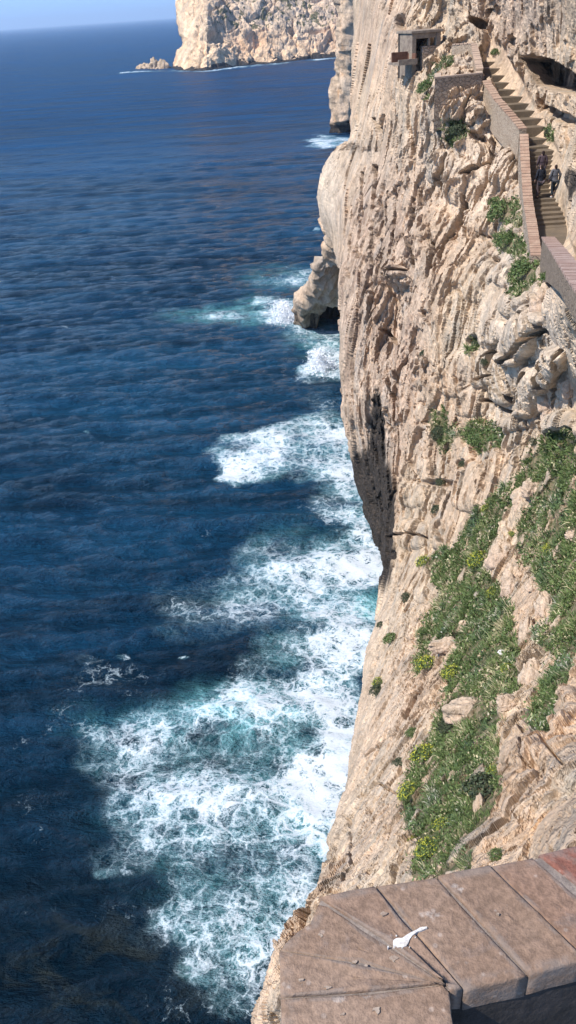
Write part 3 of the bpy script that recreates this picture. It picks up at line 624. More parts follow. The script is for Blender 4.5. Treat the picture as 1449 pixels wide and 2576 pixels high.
M_hut = plain('grey render', (.28, .225, .17), (.18, .14, .11), 2.5, bd=.02)
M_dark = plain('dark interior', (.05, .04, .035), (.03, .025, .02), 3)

# ------------------------------------------------------------------ parapets and stairs
def yt1(v): return float(yt(np.array(float(v))))
def wall_along(name, pts, width, hgt, lab, cat='wall', wm_=M_wall, cm_=M_brick, block=.3, thick=.07, group=None, over=.03):
    """pts: top centre line in the world"""
    hs = np.interp(np.linspace(0, 1, len(pts)), np.linspace(0, 1, len(np.atleast_1d(hgt))), np.atleast_1d(hgt)); hgt = float(hs[0])
    root = empty(name, tuple(pts[0]+np.array([0, 0, -hgt])), label=lab, cat=cat, group=group); org = np.array(root.location)
    P_ = [np.array(p, float) for p in pts]; n = len(P_)
    tan = []
    for i in range(n):
        a = P_[min(i+1, n-1)]-P_[max(i-1, 0)]; a[2] = 0; tan.append(a/np.linalg.norm(a))
    bm = bmesh.new(); prev = None
    for p, tt, hgt in zip(P_, tan, hs):
        nn = np.array([-tt[1], tt[0], 0])*width/2; pl, pr = p+nn-org, p-nn-org; dz = np.array([0, 0, -thick-.002])
        row = [bm.verts.new(pl+dz), bm.verts.new(pr+dz), bm.verts.new(pr+np.array([0, 0, -hgt])), bm.verts.new(pl+np.array([0, 0, -hgt]))]
        if prev:
            for k in range(4): bm.faces.new((prev[k], prev[(k+1) % 4], row[(k+1) % 4], row[k]))
        else: bm.faces.new(row)
        prev = row
    bm.faces.new(prev[::-1]); bmesh.ops.subdivide_edges(bm, edges=bm.edges[:], cuts=2, use_grid_fill=True)
    bmesh.ops.recalc_face_normals(bm, faces=bm.faces[:]); bm_obj('masonry', bm, wm_, root)
    bm = bmesh.new(); rr = random.Random(len(pts)*13+int(pts[0][0]*10)); seglen = 0
    for i in range(n-1):
        a, b = P_[i], P_[i+1]; Ls = np.linalg.norm(b-a); m = max(1, int(Ls/block))
        for j in range(m):
            q0, q1 = j/m, (j+1)/m-.04; ta = tan[i]*(1-q0)+tan[i+1]*q0; tb = tan[i]*(1-q1)+tan[i+1]*q1
            pa, pb = a+(b-a)*q0, a+(b-a)*q1; jz = np.array([0, 0, rr.uniform(-.012, .012)])
            vs = []
            for p, tt in ((pa, ta), (pb, tb)):
                nn = np.array([-tt[1], tt[0], 0])*(width/2+over+rr.uniform(-.012, .012)); vs += [p+nn+jz-org, p-nn+jz-org]
            lo = [v+np.array([0, 0, -thick]) for v in vs]
            V8 = [bm.verts.new(v) for v in (vs+lo)]
            for f in ((0, 2, 3, 1), (4, 5, 7, 6), (0, 1, 5, 4), (2, 6, 7, 3), (0, 4, 6, 2), (1, 3, 7, 5)): bm.faces.new([V8[k] for k in f])
    bmesh.ops.recalc_face_normals(bm, faces=bm.faces[:]); bm_obj('coping', bm, cm_, root)
    return root
def W(*pp): return [at(a, b, yt1(c)) for a, b, c in pp]
def dens(pts, step=1.2):
    o = [pts[0]]
    for a, b in zip(pts[:-1], pts[1:]):
        m = max(1, int(np.linalg.norm(b-a)/step))
        for j in range(m): o.append(a+(b-a)*(j+1)/m)
    return o
wall_along('parapet_wall', dens(W((1349, 640, 37.5), (1340, 575, 41), (1328, 500, 45.5), (1322, 420, 49), (1318, 335, 53.5))), .42, 1.7, 'long parapet wall with orange tile coping on the sea side of the steps beside the walkers')
wall_along('parapet_wall', dens(W((1316, 322, 54.5), (1285, 285, 57.5), (1252, 248, 61.5), (1222, 200, 66.5))), .42, 1.9, 'bent parapet wall with rough grey outer face between the stone bastion and the steps', wm_=M_wall2)
wall_along('parapet_wall', dens(W((1207, 172, 68.5), (1192, 108, 75), (1140, 110, 77))), .4, 1.5, 'highest parapet wall, turning left above the stone bastion', wm_=M_wall2, cm_=plain('weathered coping', (.40, .29, .21), (.34, .25, .19), 2))
wall_along('parapet_wall', dens(W((1379, 596, 36), (1408, 632, 27.5), (1449, 688, 20.5), (1530, 800, 14.5)), .8),   .46, [2.1, 1.15, .66, .6], 'near parapet wall rising to a point in front of the lower landing', wm_=masonry('dark rubble masonry', (.19, .145, .105), (.27, .21, .155), (.16, .125, .095), 5, .04), cm_=M_brick2, block=.2)

# steps
st_root = empty('staircase', tuple(at(1390, 600, 42)), label='flight of worn stone steps between the parapet and the rock wall, with walkers on it', cat='staircase')
so_ = np.array(st_root.location)
rows = [(1356, 1440, 645, 38.5), (1353, 1430, 606, 41.5), (1350, 1424, 582, 43.4)]
for k in range(17): q = k/16; rows.append((1348-8*q, 1424-14*q, 572-192*q, 43.9+8.4*q))
up_ = [(1338, 1404, 368, 54), (1330, 1396, 350, 55.5), (1318, 1372, 320, 57.5), (1304, 1358, 300, 59.2), (1290, 1345, 280, 61.2), (1278, 1330, 262, 63), (1266, 1316, 244, 65), (1254, 1304, 226, 67), (1242, 1294, 208, 69), (1232, 1284, 190, 71), (1224, 1274, 172, 73), (1214, 1268, 155, 75), (1208, 1262, 138, 77), (1204, 1256, 120, 79), (1200, 1252, 104, 81)]
rows += up_
pL = [at(a-10, c, yt1(d_)) for a, b, c, d_ in rows]; pR = [at(b+22, c, yt1(d_)) for a, b, c, d_ in rows]
zz = [float((a[2]+b[2])/2) for a, b in zip(pL, pR)]
for k in range(1, len(zz)): zz[k] = max(zz[k], zz[k-1]+.03) if k > 3 else zz[k]
zz[1] = zz[2] = zz[3]-.01; zz[0] = zz[1]
STEP = []
for k in range(len(rows)-1):
    a, b, c_, d_ = pL[k].copy(), pR[k].copy(), pL[k+1].copy(), pR[k+1].copy()
    m = (c_+d_-a-b)/2; m[2] = 0; m = m/np.linalg.norm(m)*.035
    top = [a-m, b-m, d_+m, c_+m]; bm = bmesh.new(); jz = .0
    nx = 9; vt = []
    for i in range(nx):
        q = i/(nx-1); wob = (perlin(np.array([[k*3.1, q*4, 0.]]), 5)[0])*.03
        f = top[0]*(1-q)+top[1]*q; g = top[3]*(1-q)+top[2]*q
        f[2] = g[2] = zz[k]; f = f-so_; g = g-so_; f[1] += wob; g[2] -= .0
        vt.append((bm.verts.new(f+np.array([0, 0, wob*.3])), bm.verts.new(g), bm.verts.new(f+np.array([0, 0, -.7])), bm.verts.new(g+np.array([0, 0, -.7]))))
    for i in range(nx-1):
        A, B = vt[i], vt[i+1]
        for f in ((A[0], B[0], B[1], A[1]), (A[0], A[2], B[2], B[0]), (A[1], B[1], B[3], A[3])): bm.faces.new(f)
    bmesh.ops.recalc_face_normals(bm, faces=bm.faces[:])
    bm_obj('step', bm, M_floor, st_root)
    STEP.append(((top[0]+top[1]+top[2]+top[3])/4, zz[k]))

def prism(bm, quad, z0, z1, org):
    lo = [bm.verts.new((p[0]-org[0], p[1]-org[1], z0-org[2])) for p in quad]; hi = [bm.verts.new((p[0]-org[0], p[1]-org[1], z1-org[2])) for p in quad]
    n = len(quad); bm.faces.new(hi); bm.faces.new(lo[::-1])
    for k in range(n): bm.faces.new((lo[k], lo[(k+1) % n], hi[(k+1) % n], hi[k]))
    bmesh.ops.recalc_face_normals(bm, faces=bm.faces[:])
# bastion
A = at(1094, 192, 57.5); B = at(1213, 184, 58.6); ztop = float((A[2]+B[2])/2); ex = (B-A); ex[2] = 0; wdt = np.linalg.norm(ex); ex /= wdt; ey = np.array([A[0]+.5, A[1], 0]); ey /= np.linalg.norm(ey)
br = empty('stone_bastion', (A[0], A[1], ztop-3.0), label='square stone bastion with a rimmed top on the cliff left of the upper steps', cat='bastion')
org = np.array(br.location)
def rect(u0, u1, v0, v1): return [A+ex*u0+ey*v0, A+ex*u1+ey*v0, A+ex*u1+ey*v1, A+ex*u0+ey*v1]
th_ = .38; dp_ = 3.2
for (u0, u1, v0, v1) in ((0, wdt, 0, th_), (0, th_, th_+.003, dp_), (wdt-th_, wdt, th_+.003, dp_)):
    bm = bmesh.new(); prism(bm, rect(u0, u1, v0, v1), ztop-3.0, ztop-.09, org); bmesh.ops.subdivide_edges(bm, edges=bm.edges[:], cuts=5, use_grid_fill=True); bm_obj('masonry', bm, M_wall, br)
    bm = bmesh.new(); prism(bm, rect(u0-.04, u1+.04, v0-(.04 if v0 == 0 else 0), v1+(.04 if v0 == 0 else 0)-.003), ztop-.088, ztop, org); bm_obj('coping', bm, plain('bastion coping', (.46, .35, .26), (.38, .29, .22), 2.5), br)
bm = bmesh.new(); prism(bm, rect(th_, wdt-th_, th_, dp_), ztop-1.2, ztop-.75, org); bm_obj('floor', bm, M_floor, br)
# small ruined shelter
A = at(1036, 150, 66.0); B = at(1108, 146, 66.6); zb = float(A[2]); ex = B-A; ex[2] = 0; wdt = np.linalg.norm(ex); ex /= wdt; ey = np.array([-ex[1], ex[0], 0])
hr = empty('ruined_shelter', (A[0], A[1], zb-.3), label='small ruined grey shelter with a dark opening built into the rock above the bastion', cat='shelter'); org = np.array(hr.location); HH = 1.55
for nm, u0, u1, v0, v1, z0, z1, m_ in (('pillar', 0, .32, 0, .5, -1.2, HH, M_hut), ('roof', -.1, wdt+.1, -.12, 2.4, HH+.003, HH+.17, M_hut), ('front_wall', .8, wdt, .05, .35, -1.2, .75, M_wall), ('pillar', wdt-.35, wdt, 0.02, .4, .753, HH, M_hut),
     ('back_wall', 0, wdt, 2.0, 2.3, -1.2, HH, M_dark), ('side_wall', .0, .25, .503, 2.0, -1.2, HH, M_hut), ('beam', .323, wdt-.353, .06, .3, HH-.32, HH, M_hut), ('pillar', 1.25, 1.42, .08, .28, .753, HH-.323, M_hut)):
    bm = bmesh.new(); prism(bm, rect(u0, u1, v0, v1), zb+z0, zb+z1, org); bmesh.ops.bevel(bm, geom=bm.edges[:], offset=.02, segments=1, affect='EDGES'); bm_obj(nm, bm, m_, hr)
# rusty slab
A = at(1003, 157, 65); B = at(1050, 160, 65.4); ex = B-A; ex[2] = 0; wdt = np.linalg.norm(ex); ex /= wdt; ey = np.array([-ex[1], ex[0], 0]); zb = float(A[2])
sr = empty('balcony_slab', (A[0], A[1], zb-.2), label='dark brown jutting slab with a low edge in front of the ruined shelter', cat='slab'); org = np.array(sr.location)
M_rust = plain('rusty brown', (.11, .05, .035), (.16, .08, .05), 3)
for nm, u0, u1, v0, v1, z0, z1, m_ in (('slab', 0, wdt, 0, 1.7, -.2, -.05, M_hut), ('rim', 0, wdt, 0, .12, -.047, .14, M_hut), ('back_panel', .1, wdt, 1.3, 1.42, -.047, .55, M_rust), ('side_panel', wdt-.1, wdt, .123, 1.297, -.047, .45, M_rust)):
    bm = bmesh.new(); prism(bm, rect(u0, u1, v0, v1), zb+z0, zb+z1, org); bm_obj(nm, bm, m_, sr)

# ------------------------------------------------------------------ foreground parapet
ZC = -1.5
t = NT('terracotta slabs'); c = t.coord()
n = t.noise(c, 3.2, 5, .6); f = t.noise(c, 60, 4, .75); g = t.noise(c, 9, 6, .7, .6)
col = t.mix(t.ramp(n, .35, .68), (.208, .137, .094), (.272, .189, .135)); col = t.mix(t.ramp(t.attr('red'), 0, 1), col, (.20, .085, .06))
col = t.mix(t.math('MULTIPLY', t.ramp(g, .56, .70), .8), col, (.18, .135, .11)); col = t.mix(t.math('MULTIPLY', t.ramp(t.noise(c, 22, 3, .6), .64, .72), .55), col, (.44, .38, .33))
sp = t.vor(c, 26, 'F1'); col = t.mix(t.math('MULTIPLY', t.ramp(sp, .16, .08), .35), col, (.46, .38, .32))
col = t.mul(col, t.grey(t.ramp(f, .3, .7, .72, 1.25)))
edge = t.math('MULTIPLY', t.ramp(t.attr('edge'), .2, .8), t.ramp(t.noise(c, 14, 4, .7), .40, .60)); col = t.mix(t.math('MULTIPLY', edge, .6), col, (.20, .165, .14))
M_slab = t.fin(col, .9, t.bump(t.math('ADD', t.math('MULTIPLY', f, 1.), t.math('ADD', t.math('MULTIPLY', n, 1.5), t.math('MULTIPLY', g, 1.2))), .8, .006), .2)
pr = empty('parapet_wall', tuple(atz(900, 2440, -2.6)), label='foreground parapet corner topped with wide brown terracotta slabs and white bird droppings', cat='wall'); org = np.array(pr.location)
ST = [([(705, 2513), (929, 2498), (1113, 2478), (1129, 2496), (1141, 2576), (1152, 2660), (712, 2660)], 0, .0),
 ([(700, 2394), (912, 2428), (1040, 2460), (1118, 2480), (1108, 2474), (929, 2494), (705, 2509)], 0, .004),
 ([(702, 2389), (714, 2370), (745, 2341), (780, 2319), (800, 2272), (821, 2276), (960, 2365), (1126, 2479), (1040, 2456), (912, 2424)], 0, -.003),
 ([(804, 2258), (870, 2242), (940, 2229), (1163, 2490), (1130, 2490), (1124, 2474), (962, 2361), (824, 2272)], .15, .003),
 ([(947, 2228), (1096, 2206), (1326, 2456), (1169, 2492)], 0, 0), ([(1101, 2205), (1229, 2177), (1475, 2417), (1331, 2455)], 0.05, .004),
 ([(1234, 2176), (1339, 2156), (1606, 2384), (1481, 2416)], .25, -.002), ([(1356, 2152), (1449, 2129), (1640, 2090), (1900, 2330), (1640, 2375)], 1, .003)]
def inset(poly, d):
    c_ = np.mean(poly, 0); return [p+(c_-p)/np.linalg.norm(c_-p)*d for p in poly]
for poly, red, dz in ST:
    pw_ = [atz(a, b, ZC) for a, b in poly]
    # densify
    pd = []
    for k in range(len(pw_)):
        a, b = pw_[k], pw_[(k+1) % len(pw_)]; m = max(1, int(np.linalg.norm(b-a)/.018))
        for j in range(m): pd.append(a+(b-a)*j/m)
    pd = np.array(pd); cen = pd.mean(0); dv_ = cen-pd; dv_ /= np.linalg.norm(dv_, axis=1)[:, None]
    jit = perlin(pd*9, 7)*.006+perlin(pd*40, 8)*.0035
    rings = []; n_ = len(pd)
    for ins, z in ((.002, -.065), (.000, -.008), (.0008, -.002), (.003, 0), (.009, .0005)):
        rings.append(pd+dv_*(ins+jit*.55)[:, None]+np.array([0, 0, z+dz]))
    for s_ in (.10, .22, .4, .6, .8, .94):
        base_ = rings[4]; rings.append(base_+(cen-base_)*s_)
    vs = np.concatenate(rings+[cen[None]+np.array([0, 0, dz])]); nr_ = len(rings)
    vs[n_*4:, 2] += perlin(vs[n_*4:]*7, 12)*.0016
    fs = []
    for r_ in range(nr_-1):
        for k in range(n_): fs.append((r_*n_+k, r_*n_+(k+1) % n_, (r_+1)*n_+(k+1) % n_, (r_+1)*n_+k))
    for k in range(n_): fs.append(((nr_-1)*n_+k, (nr_-1)*n_+(k+1) % n_, nr_*n_))
    e = np.zeros(len(vs)); e[:n_*5] = 1; e[n_*5:n_*6] = .45
    o = mesh_obj('coping_slab', [v-org for v in vs], fs, M_slab, pr, smooth=True, attrs=dict(edge=e, red=np.full(len(vs), red)))
    if red == 1: o['label'] = 'redder coping slab at the far right'
bm = bmesh.new()
OUT = [(706, 2660), (706, 2395), (718, 2374), (748, 2345), (785, 2323), (806, 2264), (945, 2233), (1098, 2211), (1230, 2182), (1340, 2160), (1640, 2096), (1900, 2334)]
INN = [(1640, 2368), (1478, 2410), (1328, 2449), (1167, 2487), (1125, 2490), (1136, 2576), (1146, 2660)]
poly = [atz(a, b, ZC) for a, b in OUT+INN]
cen = np.mean(poly, 0)
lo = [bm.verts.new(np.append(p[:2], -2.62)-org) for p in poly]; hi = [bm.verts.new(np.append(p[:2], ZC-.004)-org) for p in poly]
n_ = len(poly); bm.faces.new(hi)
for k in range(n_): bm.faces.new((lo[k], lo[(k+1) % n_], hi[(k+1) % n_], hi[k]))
bmesh.ops.recalc_face_normals(bm, faces=bm.faces[:]); 
mo = bm_obj('masonry', bm, plain('mortar bed', (.26, .215, .18), (.17, .14, .12), 18, bd=.006), pr); mo.data.materials.append(plain('shade darkened masonry', (.055, .045, .04), (.03, .026, .023), 6, bd=.01))
for f_ in mo.data.polygons: f_.material_index = 0 if f_.normal.z > .5 else 1  # side faces near black: the inner shade is painted into their colour
# retaining wall under it, a touch inside
bm = bmesh.new(); po2 = [p+(cen-p)/np.linalg.norm(cen-p)*.03 for p in poly[:-7]]+[atz(1900, 2700, ZC)+np.array([1.5, -1, 0]), atz(700, 2700, ZC)+np.array([0, -1.5, 0])]
prism(bm, po2, -9.5, -2.63, org); bm_obj('retaining_wall', bm, M_wall, pr)
# droppings and lichen
M_white = plain('white dropping', (.72, .70, .66), (.50, .46, .41), 30, bd=.002)
M_lich = plain('pale lichen', (.38, .30, .23), (.27, .20, .15), 60, bd=.002)
def mark(pts2, name, mat, z=None, seed=0):
    q_ = np.mean(pts2, 0); z = z or [dz for poly, red, dz in ST if inside(np.array(q_[0]), np.array(q_[1]), poly)][:1]; z = (z[0] if isinstance(z, list) and z else (z or .0))+.0036 if not isinstance(z, float) else z
    w2 = [atz(a, b, ZC+z) for a, b in pts2]; pd = []
    for k in range(len(w2)):
        a, b = w2[k], w2[(k+1) % len(w2)]
        for j in range(5): pd.append(a+(b-a)*j/5)
    pd = np.array(pd); c_ = pd.mean(0); pd += (perlin(pd*60+seed, 3)*.006+perlin(pd*170+seed, 4)*.003)[:, None]*np.array([1, .6, 0]); n = len(pd)
    vs = np.concatenate([pd, pd-np.array([0, 0, .012])]); fs = [tuple(range(n))]+[(k, k+n, (k+1) % n+n, (k+1) % n) for k in range(n)]
    return mesh_obj(name, [v-org for v in vs], fs, mat, pr, smooth=False)
dp_pts = [(984, 2372), (986, 2366), (994, 2361), (1004, 2359), (1014, 2359), (1020, 2355), (1030, 2349), (1044, 2341), (1058, 2336), (1068, 2330), (1078, 2327), (1087, 2328), (1088, 2333), (1078, 2336), (1066, 2338), (1056, 2344), (1046, 2352), (1038, 2355), (1034, 2362), (1032, 2372), (1026, 2380), (1014, 2383), (1000, 2381), (990, 2378)]
mark([(1000+(a-1000)*.85, 2368+(b-2368)*.95) for a, b in dp_pts], 'bird_dropping', M_white, .0052)
for a, b, r_ in ((978, 2380, 2.5), (1012, 2384, 2), (1030, 2382, 1.6), (1044, 2358, 2), (996, 2354, 1.8)): mark(_blob(a, b, r_, r_*.8, 8, .4), 'bird_dropping', M_white, .0052)
for k, (a, b, r_, nm, mt_) in enumerate([(966, 2298, 9, 'bird_dropping', M_lich), (990, 2409, 12, 'bird_dropping', M_lich), (893, 2418, 7, 'lichen_spot', M_lich), (921, 2428, 5, 'lichen_spot', M_lich), 
    (946, 2540, 11, 'lichen_spot', M_lich), (805, 2352, 7, 'lichen_spot', M_lich), (824, 2483, 7, 'lichen_spot', M_lich), (760, 2462, 5, 'lichen_spot', M_lich), (860, 2552, 4, 'lichen_spot', M_lich), (1250, 2300, 4, 'lichen_spot', M_lich)]):
    mark(_blob(a, b, r_, r_*.8, 9, .5), nm, mt_, None, seed=k)
# terrace floor inside the corner
bm = bmesh.new(); q = [atz(1060, 2430, -2.6), atz(1900, 2250, -2.6)+np.array([1, 0, 0]), np.array([3.2, -2, -2.6]), np.array([-.2, -2, -2.6])]
prism(bm, q, -2.80, -2.6, np.zeros(3)); o = bm_obj('terrace_floor', bm, plain('dark flagstones', (.16, .12, .095), (.11, .085, .07), 3, bd=.006)); tag(o, kind='structure')

# ------------------------------------------------------------------ boulders
def boulder(x, y, rx, ry, lab, seed, asp=(1, .8, 1), sink=.12, grp='weathered boulders among the cliff grass', mat=M_boul):
    p, n, _ = lookup(x, y); D = np.linalg.norm(p); a = rx/PS/F*D; b = ry/PS/F*D
    bm = bmesh.new(); bmesh.ops.create_icosphere(bm, subdivisions=5, radius=1)
    vs = np.array([v.co for v in bm.verts]); sh = vs*1.0+seed*3.7
    f1, f2, idr, off = worley(sh*1.15, seed)
    rad_ = 1+.55*((idr-.5)*.6)+.40*fbm(sh*.9, 2, seed)+.22*(off*vs).sum(1)-.10*(1-sst(0, .10, f2-f1))+.10*fbm(sh*3.2, 4, seed+4, .62)
    vs = vs*rad_[:, None]
    ru = (RT*vs[:, :1]*a)+(UP*vs[:, 2:3]*b)+(fwd*vs[:, 1:2]*(a+b)/2*asp[1])
    loc = p-n*(a+b)/2*sink
    for v, q in zip(bm.verts, ru): v.co = q
    o = bm_obj('boulder', bm, mat, smooth=True); o.location = loc; tag(o, lab, 'boulder', grp); return o
BO = [(1172, 1790, 62, 36, 'large flat tan boulder ringed by grass in the lower slope'),
 (1375, 757, 32, 33, 'rounded tan boulder under the small bush by the near parapet wall'),
 (1385, 1010, 30, 62, 'tall lozenge shaped boulder wedged in the cracked outcrop'),
 (1440, 960, 26, 40, 'squarish boulder at the right edge of the cracked outcrop'),
 (1318, 880, 48, 62, 'big smooth slab boulder leaning below the near parapet wall'),
 (1242, 628, 15, 13, 'small white pointed rock between the two grass patches left of the parapet'),
 (1318, 1262, 24, 26, 'pale rounded rock at the top of the stony ridge between the grass slopes'),
 (1350, 1235, 26, 22, 'light rock in the grass on the upper end of the stony ridge'),
 (1268, 1395, 32, 34, 'knobbly pink rock in the middle of the grass beside the flowering bush'),
 (1282, 1465, 26, 40, 'jagged pink rock below the knobbly one in the grass'),
 (1375, 1530, 24, 34, 'broad pale rock below the grey stone in the right grass slope'),
 (1345, 1478, 14, 16, 'small grey stone on the ridge between the two grass slopes'),
 (1322, 1600, 22, 52, 'long narrow upright rock between the two grass slopes'),
 (1330, 1700, 26, 40, 'split rock at the lower end of the stony ridge'),
 (1125, 1630, 34, 20, 'low rocky hump with a dark hollow in the left grass'),
 (1205, 2040, 12, 34, 'thin pale rock half hidden by the dark bush low in the grass'),
 (1108, 2185, 12, 14, 'small greenish stone nearest the foreground parapet'),
 (1288, 1778, 24, 18, 'small tan rock right of the large flat boulder'),
 (1440, 1345, 20, 12, 'flat little rock at the right edge of the upper grass slope'),
 (1212, 1690, 9, 6, 'tiny tan stone lying in the grass above the large flat boulder')]
for k, (x, y, rx, ry, lab) in enumerate(BO): boulder(x, y, rx, ry, lab, 20+k)
# the rocks off the headland
def searock(x, y, w_, h_, lab, seed):
    c_ = at(x, y, float(seaY(np.array(float(x)), np.array(float(y))))); D = np.linalg.norm(c_); a = w_/PS/F*D; b = h_/PS/F*D
    bm = bmesh.new(); bmesh.ops.create_icosphere(bm, subdivisions=4, radius=1); vs = np.array([v.co for v in bm.verts])
    rad_ = 1+.5*fbm(vs*1.3+seed, 3, seed)+.25*fbm(vs*4+seed, 3, seed); q = vs*rad_[:, None]; tp = 1-.3*np.clip(q[:, 2], 0, 1); q[:, 0] *= a*tp; q[:, 1] *= a*tp; q[:, 2] *= b
    for v, u in zip(bm.verts, q): v.co = u
    o = bm_obj('sea_rock', bm, M_head_rock, smooth=True); o.location = (c_[0], c_[1], SEA); tag(o, lab, 'sea rock', 'rocks off the foot of the headland')
M_head_rock = rock_mat('sea rock limestone', .15, c1=(.58, .44, .29), c2=(.50, .37, .25), attrs=False)
searock(364, 172, 17, 10, 'outermost low rock in the surf off the headland', 3); searock(388, 172, 13, 20, 'tallest pointed sea rock off the headland', 4)
searock(411, 172, 16, 15, 'sea rock closest to the foot of the headland', 5)

BU = [(1210, 1415, 24, 'y', 'brightest yellow flowered bush left of the knobbly pink rock'), (1242, 1492, 14, 'y', 'small yellow bush below the jagged pink rock'),
 (1085, 1682, 24, 'y', 'yellow tinged bush under the low rocky hump at the left edge of the grass'), (1143, 1700, 22, 'y', 'yellow tinged bush in the grass just above the large flat boulder'),
 (1078, 1420, 18, 'y', 'flowering bush at the upper left corner of the central grass'), (1385, 1385, 15, 'y', 'small yellow bush alone in the right grass slope'),
 (1080, 1912, 30, 'y', 'flowering bush on the left rim of the lowest grass slope, uppermost there'), (1050, 2012, 26, 'y', 'bushy flowering shrub at the far left of the lowest grass slope'),
 (1122, 2088, 20, 'y', 'flowering bush in the middle of the narrow grass strip above the parapet'), (1088, 2152, 30, 'y', 'flowering bush nearest the foreground parapet'),
 (1038, 2120, 13, 'y', 'tiny flowering bush at the rock edge above the foreground parapet'), (955, 1718, 16, 'y', 'flowering bush perched near the sea edge of the smooth slab'),
 (1228, 1283, 12, 'y', 'tiny yellow bush at the upper end of the central grass'), (1252, 1948, 16, 'y', 'brownish flowering bush above the big dark bush'),
 (1290, 1348, 10, 'y', 'faint yellow bush on the stony ridge'), (1285, 1690, 13, 'y', 'yellowish bush right of the white scrap in the grass'),
 (990, 1612, 18, 'g', 'upright green bush in a pocket of the smooth slab'), (961, 1572, 10, 'd', 'thin dark bush on the sea edge left of the upright bush'),
 (948, 1745, 20, 'd', 'dark bush hanging just under the flowering bush near the sea edge'), (1020, 1500, 14, 'd', 'narrow dark bush in the crack above the smooth slab'),
 (1004, 1930, 18, 'd', 'long dark bush in the diagonal groove of the lower slab'), (1046, 1855, 16, 'g', 'small green bush above the groove bush on the lower slab'),
 (1222, 2012, 46, 'd', 'biggest dark shaded bush on the right of the lowest grass slope'), (1132, 1832, 25, 'd', 'dark bush directly below the large flat boulder'),
 (1250, 2152, 18, 'g', 'round green bush alone in the pale rock above the parapet'), (1182, 865, 15, 'd', 'dark tuft in the round hollow midway up the cliff'),
 (1161, 1170, 12, 'd', 'small dark bush alone on the pink slab above the central grass'), (1224, 912, 10, 'd', 'narrow dark tuft in the crack left of the big leaning slab boulder'),
 (1082, 890, 10, 'd', 'lone dark tuft on the sheer face above the white streak'), (1100, 1282, 13, 'd', 'dark tuft in the vertical crack left of the central grass'),
 (1390, 716, 22, 'g', 'rounded bush on top of the tan boulder against the near parapet wall'), (1322, 690, 30, 'g', 'largest bush at the foot of the long parapet wall'),
 (1262, 530, 26, 'g', 'highest bush beside the long parapet wall'), (1278, 612, 24, 'g', 'middle bush beside the long parapet wall'), (1150, 330, 22, 'd', 'dark bush on the rock ledge below the bastion'),
 (1084, 230, 18, 'g', 'green bush against the left corner of the bastion'), (1378, 332, 11, 'd', 'dark bush at the right foot of the rock wall above the steps'), (1242, 131, 9, 'g', 'small bush at the top of the stairway'),
 (1350, 1112, 10, 'd', 'round dark bush at the top edge of the right grass slope'), (1205, 1098, 24, 'g', 'bush in the middle of the small upper grass patch'), (1247, 1106, 18, 'g', 'bush at the right end of the small upper grass patch'),
 (1112, 1090, 20, 'd', 'dark bush left of the small upper grass patch'), (1127, 1128, 14, 'd', 'lower dark bush left of the small upper grass patch'), (1105, 1215, 13, 'd', 'flat dark tuft on a ledge below the dark bushes'), (1378, 1838, 22, 'g', 'bush at the bottom tip of the right grass gully')]
# ------------------------------------------------------------------ grass
vegm = veg.reshape(nr, ncol)[:, NW:]; P3 = P2[:, NW:]; N3 = NN[:, NW:]
area = np.linalg.norm(np.cross(np.gradient(P3, axis=0), np.gradient(P3, axis=1)), axis=2)
pyg = np.repeat(np.linspace(-330, 2660, NR)[:, None], NC, 1)
dist3 = np.linalg.norm(P3, axis=2)
wgt = np.where((vegm > .10), (.12+.88*sst(.2, .8, vegm))*area/np.clip(dist3, 8, 60)**1.25, 0)*(px < 1500)*(pyg < 2320)
cdf = np.cumsum(wgt.ravel()); cdf /= cdf[-1]
NT_ = 19000; pick = np.searchsorted(cdf, rs.rand(NT_)); bp = P3.reshape(-1, 3)[pick]; bn = N3.reshape(-1, 3)[pick]; bd = dist3.ravel()[pick]
bp = bp+rs.normal(0, .05, bp.shape)
patch = fbm(bp/1.1, 4, 400, .65); ppx, ppy = proj(bp); keep = patch > -.10+rs.normal(0, .12, len(bp))
for b_ in BO: keep &= np.hypot((ppx-b_[0])/(b_[2]*.95), (ppy-b_[1])/(b_[3]*.95)) > 1
for b_ in BU: keep &= np.hypot(ppx-b_[0], ppy-b_[1]) > b_[2]*.85
bp, bn, bd, patch = bp[keep], bn[keep], bd[keep], patch[keep]
NB = 12; vs = []; tint = []
m = len(bp); up3 = np.array([0, 0, 1.])
pat2 = fbm(bp/2.1, 3, 440); leafy = fbm(bp/.9, 3, 460)+.05; main = bn*.55+up3*.65; main /= np.linalg.norm(main, axis=1)[:, None]
for b in range(NB):
    dr = rs.normal(0, 1, (m, 3)); dr /= np.linalg.norm(dr, axis=1)[:, None]
    lean = rs.uniform(.25, 1.1, (m, 1)); g = main+dr*lean; g /= np.linalg.norm(g, axis=1)[:, None]
    ln = (rs.uniform(.07, .26, (m, 1))*np.repeat(rs.uniform(.6, 1.2, m)[:, None], 1, 1)*(1+.5*patch[:, None]))*np.clip(bd[:, None]/22, .65, 1.5); wd = rs.uniform(.009, .020, (m, 1))*np.clip(bd[:, None]/20, .6, 2.2)
    side = np.cross(g, rs.normal(0, 1, (m, 3))); side /= np.linalg.norm(side, axis=1)[:, None]
    lf = (leafy > .0)[:, None]; ln = np.where(lf, ln*.38, ln); wd = np.where(lf, wd*2.3, wd); off_ = np.where(lf, np.abs(rs.normal(0, .11, (m, 1))), .06); dr = np.where(lf & ((dr*main).sum(1)[:, None] < 0), -dr, dr)
    root_ = bp+dr*off_; mid_ = root_+g*ln*.55; tip = root_+g*ln-up3*ln*.28*lean
    vs.append(np.stack([root_-side*wd*.5, root_+side*wd*.5, mid_+side*wd*.45, mid_-side*wd*.45, tip], 1))
    tint.append(np.clip(rs.normal(.30, .2, m)+.75*patch+(rs.rand(m) < .05+.22*(pat2 > .25))*.6, 0, 1))
